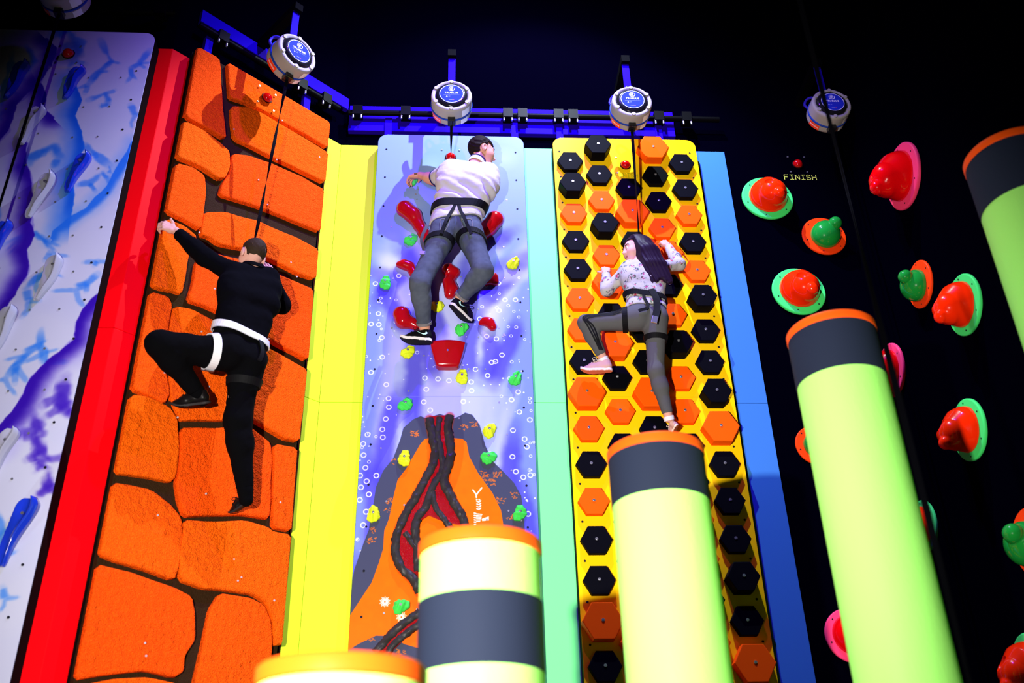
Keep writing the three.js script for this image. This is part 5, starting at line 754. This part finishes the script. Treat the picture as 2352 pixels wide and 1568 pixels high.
// --- girl on the honeycomb board
{
  const skin = mat([0.66, 0.34, 0.27], 0.5), hairM = mat([0.014, 0.006, 0.02], 0.5, { specularIntensity: 0.15 });  // dark hair, with a purple cast of the violet light put into its colour
  const p = person('girl with long dark hair, flowered top and grey leggings climbing the honeycomb board', J.girl, {
    r: { sh: 0.118, w: 0.115, h: 0.13, t: 0.076, th: 0.078, kn: 0.053, ca: 0.05, an: 0.031, ua: 0.039, el: 0.033, fa: 0.031, wr: 0.022, nk: 0.042 },
    out: V(0, 0, 1), face: V(-0.9, -0.12, 0.22), up: V(0.06, 1, 0.05), headK: 0.98, handK: 0.82, skin, browMat: hairM,
    handL: [V(0.05, 0.9, -0.3), V(-0.05, 0.35, 0.95), -1, [1.1, 1.2, 0.7], 0.5], handR: [V(-0.4, 0.85, -0.25), V(0.05, 0.35, 0.95), 1, [1.1, 1.2, 0.7], 0.5] });
  const { P, root, torso, seat, legL, legR, armL, armR, neck, head, hipX } = p;
  const near = (c, r) => (x, y, z) => Math.hypot(x - c.x, y - c.y, z - c.z) < r;
  const top = union([...torso, seat[0], ...armL, ...armR], 0.035), hem = half(lerp(P.waist, P.pel, 0.72), V(0.0, -1, 0)), wl = half(lerp(P.elL, P.wrL, 0.94), dirOf(P.elL, P.wrL)), wr = half(lerp(P.elR, P.wrR, 0.94), dirOf(P.elR, P.wrR)), a1 = near(P.wrL, 0.09), a2 = near(P.wrR, 0.09);
  const topF = (x, y, z) => { let v = top(x, y, z) - 0.012 + 0.006 * fbm(x * 16, y * 16, z * 16); if (a1(x, y, z)) v = Math.max(v, wl(x, y, z)); if (a2(x, y, z)) v = Math.max(v, wr(x, y, z)); return Math.max(v, hem(x, y, z)); };
  const bxT = bounds([P.shL, P.shR, P.elL, P.elR, P.wrL, P.wrR, P.neck, P.pel, P.chest], 0.12);
  const blooms = []; for (let i = 0; i < 4200; i++) { const c = V(rnd(bxT[0].x, bxT[1].x), rnd(bxT[0].y, bxT[1].y), rnd(bxT[0].z, bxT[1].z)); blooms.push([c, rnd(0.015, 0.025), Math.floor(rnd(0, 3)), rnd(0, 6.3)]); }
  const cellOf = {}; blooms.forEach((b) => { const k = [b[0].x, b[0].y, b[0].z].map((v) => Math.floor(v / 0.07)).join(); (cellOf[k] ??= []).push(b); });
  const petal = [[0.42, 0.03, 0.08], [0.34, 0.05, 0.16], [0.1, 0.06, 0.18]];
  const print = (x, y, z) => {
    const i = Math.floor(x / 0.07), j = Math.floor(y / 0.07), k = Math.floor(z / 0.07);
    for (let a = -1; a < 2; a++) for (let b = -1; b < 2; b++) for (let c = -1; c < 2; c++) for (const [q, r, kind, t] of cellOf[[i + a, j + b, k + c].join()] ?? []) { const d = Math.hypot(x - q.x, y - q.y, z - q.z); if (d > r) continue; const n = noise(x * 160, y * 160, z * 160 + t); if (d < r * 0.6 && n > -0.25) return petal[kind]; if (n > 0.2) return [0.05, 0.09, 0.07]; }
    return [0.42, 0.4, 0.4];
  };
  mesh('flowered_top', nets(topF, ...bxT, 0.0065, print), mat(0xffffff, 0.75, { vertexColors: true }), root);
  const legs = union([...seat, torso[5], ...legL, ...legR], 0.03), tc = half(lerp(P.waist, P.pel, 0.5), V(0, 1, 0)), cl1 = half(lerp(P.knL, P.anL, 0.86), dirOf(P.knL, P.anL)), cl2 = half(lerp(P.knR, P.anR, 0.88), dirOf(P.knR, P.anR)), n1 = near(P.anL, 0.15), n2 = near(P.anR, 0.15);
  const lgF = (x, y, z) => { let v = legs(x, y, z) - 0.005 + 0.002 * fbm(x * 14, y * 14, z * 14); if (n1(x, y, z)) v = Math.max(v, cl1(x, y, z)); if (n2(x, y, z)) v = Math.max(v, cl2(x, y, z)); return Math.max(v, tc(x, y, z)); };
  const leg = mesh('leggings', nets(lgF, ...bounds([P.waist, P.pel, P.hipL, P.hipR, P.knL, P.knR, P.anL, P.anR], 0.12), 0.0085), mat([0.085, 0.085, 0.09], 0.85), root);
  const smooth = off(legs, 0.005), stripeM = mat([0.008, 0.008, 0.01], 0.7), lu = union([...legL, seat[1]], 0.03), sm2 = off(lu, 0.005);
  for (let s = 0; s < 3; s++) {
    const e = 0.1 + s * 0.0, dn = -0.018 * (s - 1) - 0.0; const ofs = V(0, 0.035 + dn * 1.1, 0.085), path = [lerp(P.hipL, P.knL, 0.3).add(ofs), lerp(P.hipL, P.knL, 0.6).add(ofs), lerp(P.hipL, P.knL, 0.88).add(ofs), P.knL.clone().add(V(-0.035 + s * 0.016, 0.015 - s * 0.014, 0.075)), lerp(P.knL, P.anL, 0.2).add(V(-0.025 + s * 0.02, 0, 0.07)), lerp(P.knL, P.anL, 0.55).add(V(-0.02 + s * 0.018, 0, 0.07)), lerp(P.knL, P.anL, 0.84).add(V(-0.016 + s * 0.014, 0, 0.06))];
    mesh('stripe', strapGeo(sm2, spread(path, 60), 0.0115, 0.002, false, 0.0014), stripeM, leg);
  }
  // hair: cap of hair and a long fall down the back
  const hk = 0.98, loc = (x, y, z) => { const d = V(x, y, z).sub(P.head); return [d.dot(p.X) / hk, d.dot(p.Y) / hk, d.dot(p.Z) / hk]; };
  const cap = head.E(0, 0.034, -0.018, [0.086, 0.096, 0.104]), hp = (x, y, z) => P.head.clone().add(V(x, y, z));
  const strands = []; for (let i = 0; i < 8; i++) { const u = i / 7, a = hp(0.0 + 0.07 * u, 0.06 - 0.02 * u, 0.035), b = hp(0.02 + 0.1 * u, -0.06, 0.075 + 0.03 * Math.sin(u * 3.14)), c = hp(0.03 + 0.145 * u, -0.19, 0.095 + 0.02 * Math.sin(u * 3.14)), e = hp(0.06 + 0.165 * u, -0.335 - 0.02 * Math.sin(u * 9), 0.1 + 0.015 * Math.sin(u * 3.14)); strands.push(cone(a, b, 0.06, 0.046), cone(b, c, 0.046, 0.032), cone(c, e, 0.032, 0.016)); }
  const fall = union(strands, 0.022);
  const hairF = (x, y, z) => { const [a, b, c] = loc(x, y, z); const keep = Math.min(0.082 - b, c - 0.018); let v = Math.max(cap(x, y, z), keep); v = smin(v, Math.max(fall(x, y, z), c - 0.03), 0.02); const lx = x - P.head.x, ly = y - P.head.y, u = lx - 0.12 * Math.max(0, -ly / 0.3); return v + 0.002 * Math.sin(u * 210 + 2.5 * fbm(x * 9, y * 3, z * 9)) * Math.min(1, Math.max(0, 0.3 - ly * 4)) + 0.008 * Math.max(0, -ly - 0.28) * noise(u * 60, 1, 1) * 8; };
  mesh('hair', nets(hairF, ...bounds([hp(-0.14, 0.16, -0.14), hp(0.29, -0.4, 0.2)], 0.02), 0.0055), hairM, root);
  const up = mat([0.6, 0.36, 0.32], 0.65), so = mat([0.8, 0.74, 0.66], 0.55), lc = mat([0.7, 0.6, 0.58], 0.6), outs = mat([0.6, 0.22, 0.12], 0.6);
  for (const [h, t, a, k, lg] of [[P.heL, P.toL, P.anL, P.knL, legL], [P.heR, P.toR, P.anR, P.knR, legR]]) { shoe(root, h, t, a.clone().addScaledVector(a.clone().sub(h), 0.25), { upper: up, sole: so, outsole: outs, laces: lc, sole_h: 0.026 }); const lf = union(lg, 0.02); mesh('sock', strapGeo(lf, ringPts(lf, lerp(k, a, 0.99), dirOf(k, a), 30, 0.15), 0.03, 0.004, true, 0.003), mat([0.75, 0.74, 0.78], 0.8), root); }
  const hg = new THREE.Group(); hg.name = 'harness'; root.add(hg);
  const cl = off(union([...torso, ...seat], 0.04), 0.018), back = (x, y) => P.pel.clone().addScaledVector(hipX, x).add(V(0, y, 0.2));
  mesh('waist_belt', strapGeo(cl, ringPts(cl, lerp(P.waist, P.pel, 0.12), V(0.18, 1, 0.05).normalize(), 56), 0.042, 0.007, true), strapMat, hg);
  mesh('riser_strap', strapGeo(cl, spread([back(-0.03, 0.13), back(-0.01, 0.05), back(-0.03, -0.02), back(-0.1, -0.06)], 30), 0.022, 0.005), strapMat, hg);
  mesh('hanging_strap', ribbon([back(0.02, 0.14).add(V(0, 0, -0.07)).toArray(), back(0.045, 0.05).add(V(0, 0, -0.05)).toArray(), back(0.04, -0.05).add(V(0, 0, -0.045)).toArray(), back(0.02, -0.12).add(V(0, 0, -0.045)).toArray()], 0.05, 0.006, 0.3, 24), strapMat, hg);
  mesh('buckle', extrude([[-0.022, -0.028], [0.022, -0.028], [0.022, 0.028], [-0.022, 0.028]], 0.008, 0.003).rotateZ(-0.3).translate(...back(0.015, -0.14).add(V(0, 0, -0.045)).toArray()), buckle, hg);
  const l1 = union([...seat, ...legL], 0.03), l2 = union([...seat, ...legR], 0.03);
  mesh('leg_loop', strapGeo(off(l1, 0.008), ringPts(l1, lerp(P.hipL, P.knL, 0.24), dirOf(P.hipL, P.knL), 44, 0.22), 0.04, 0.007, true), strapMat, hg);
  mesh('leg_loop', strapGeo(off(l2, 0.008), ringPts(l2, lerp(P.hipR, P.knR, 0.38), dirOf(P.hipR, P.knR), 44, 0.22), 0.04, 0.007, true), strapMat, hg);
}
renderer.render(scene, camera);
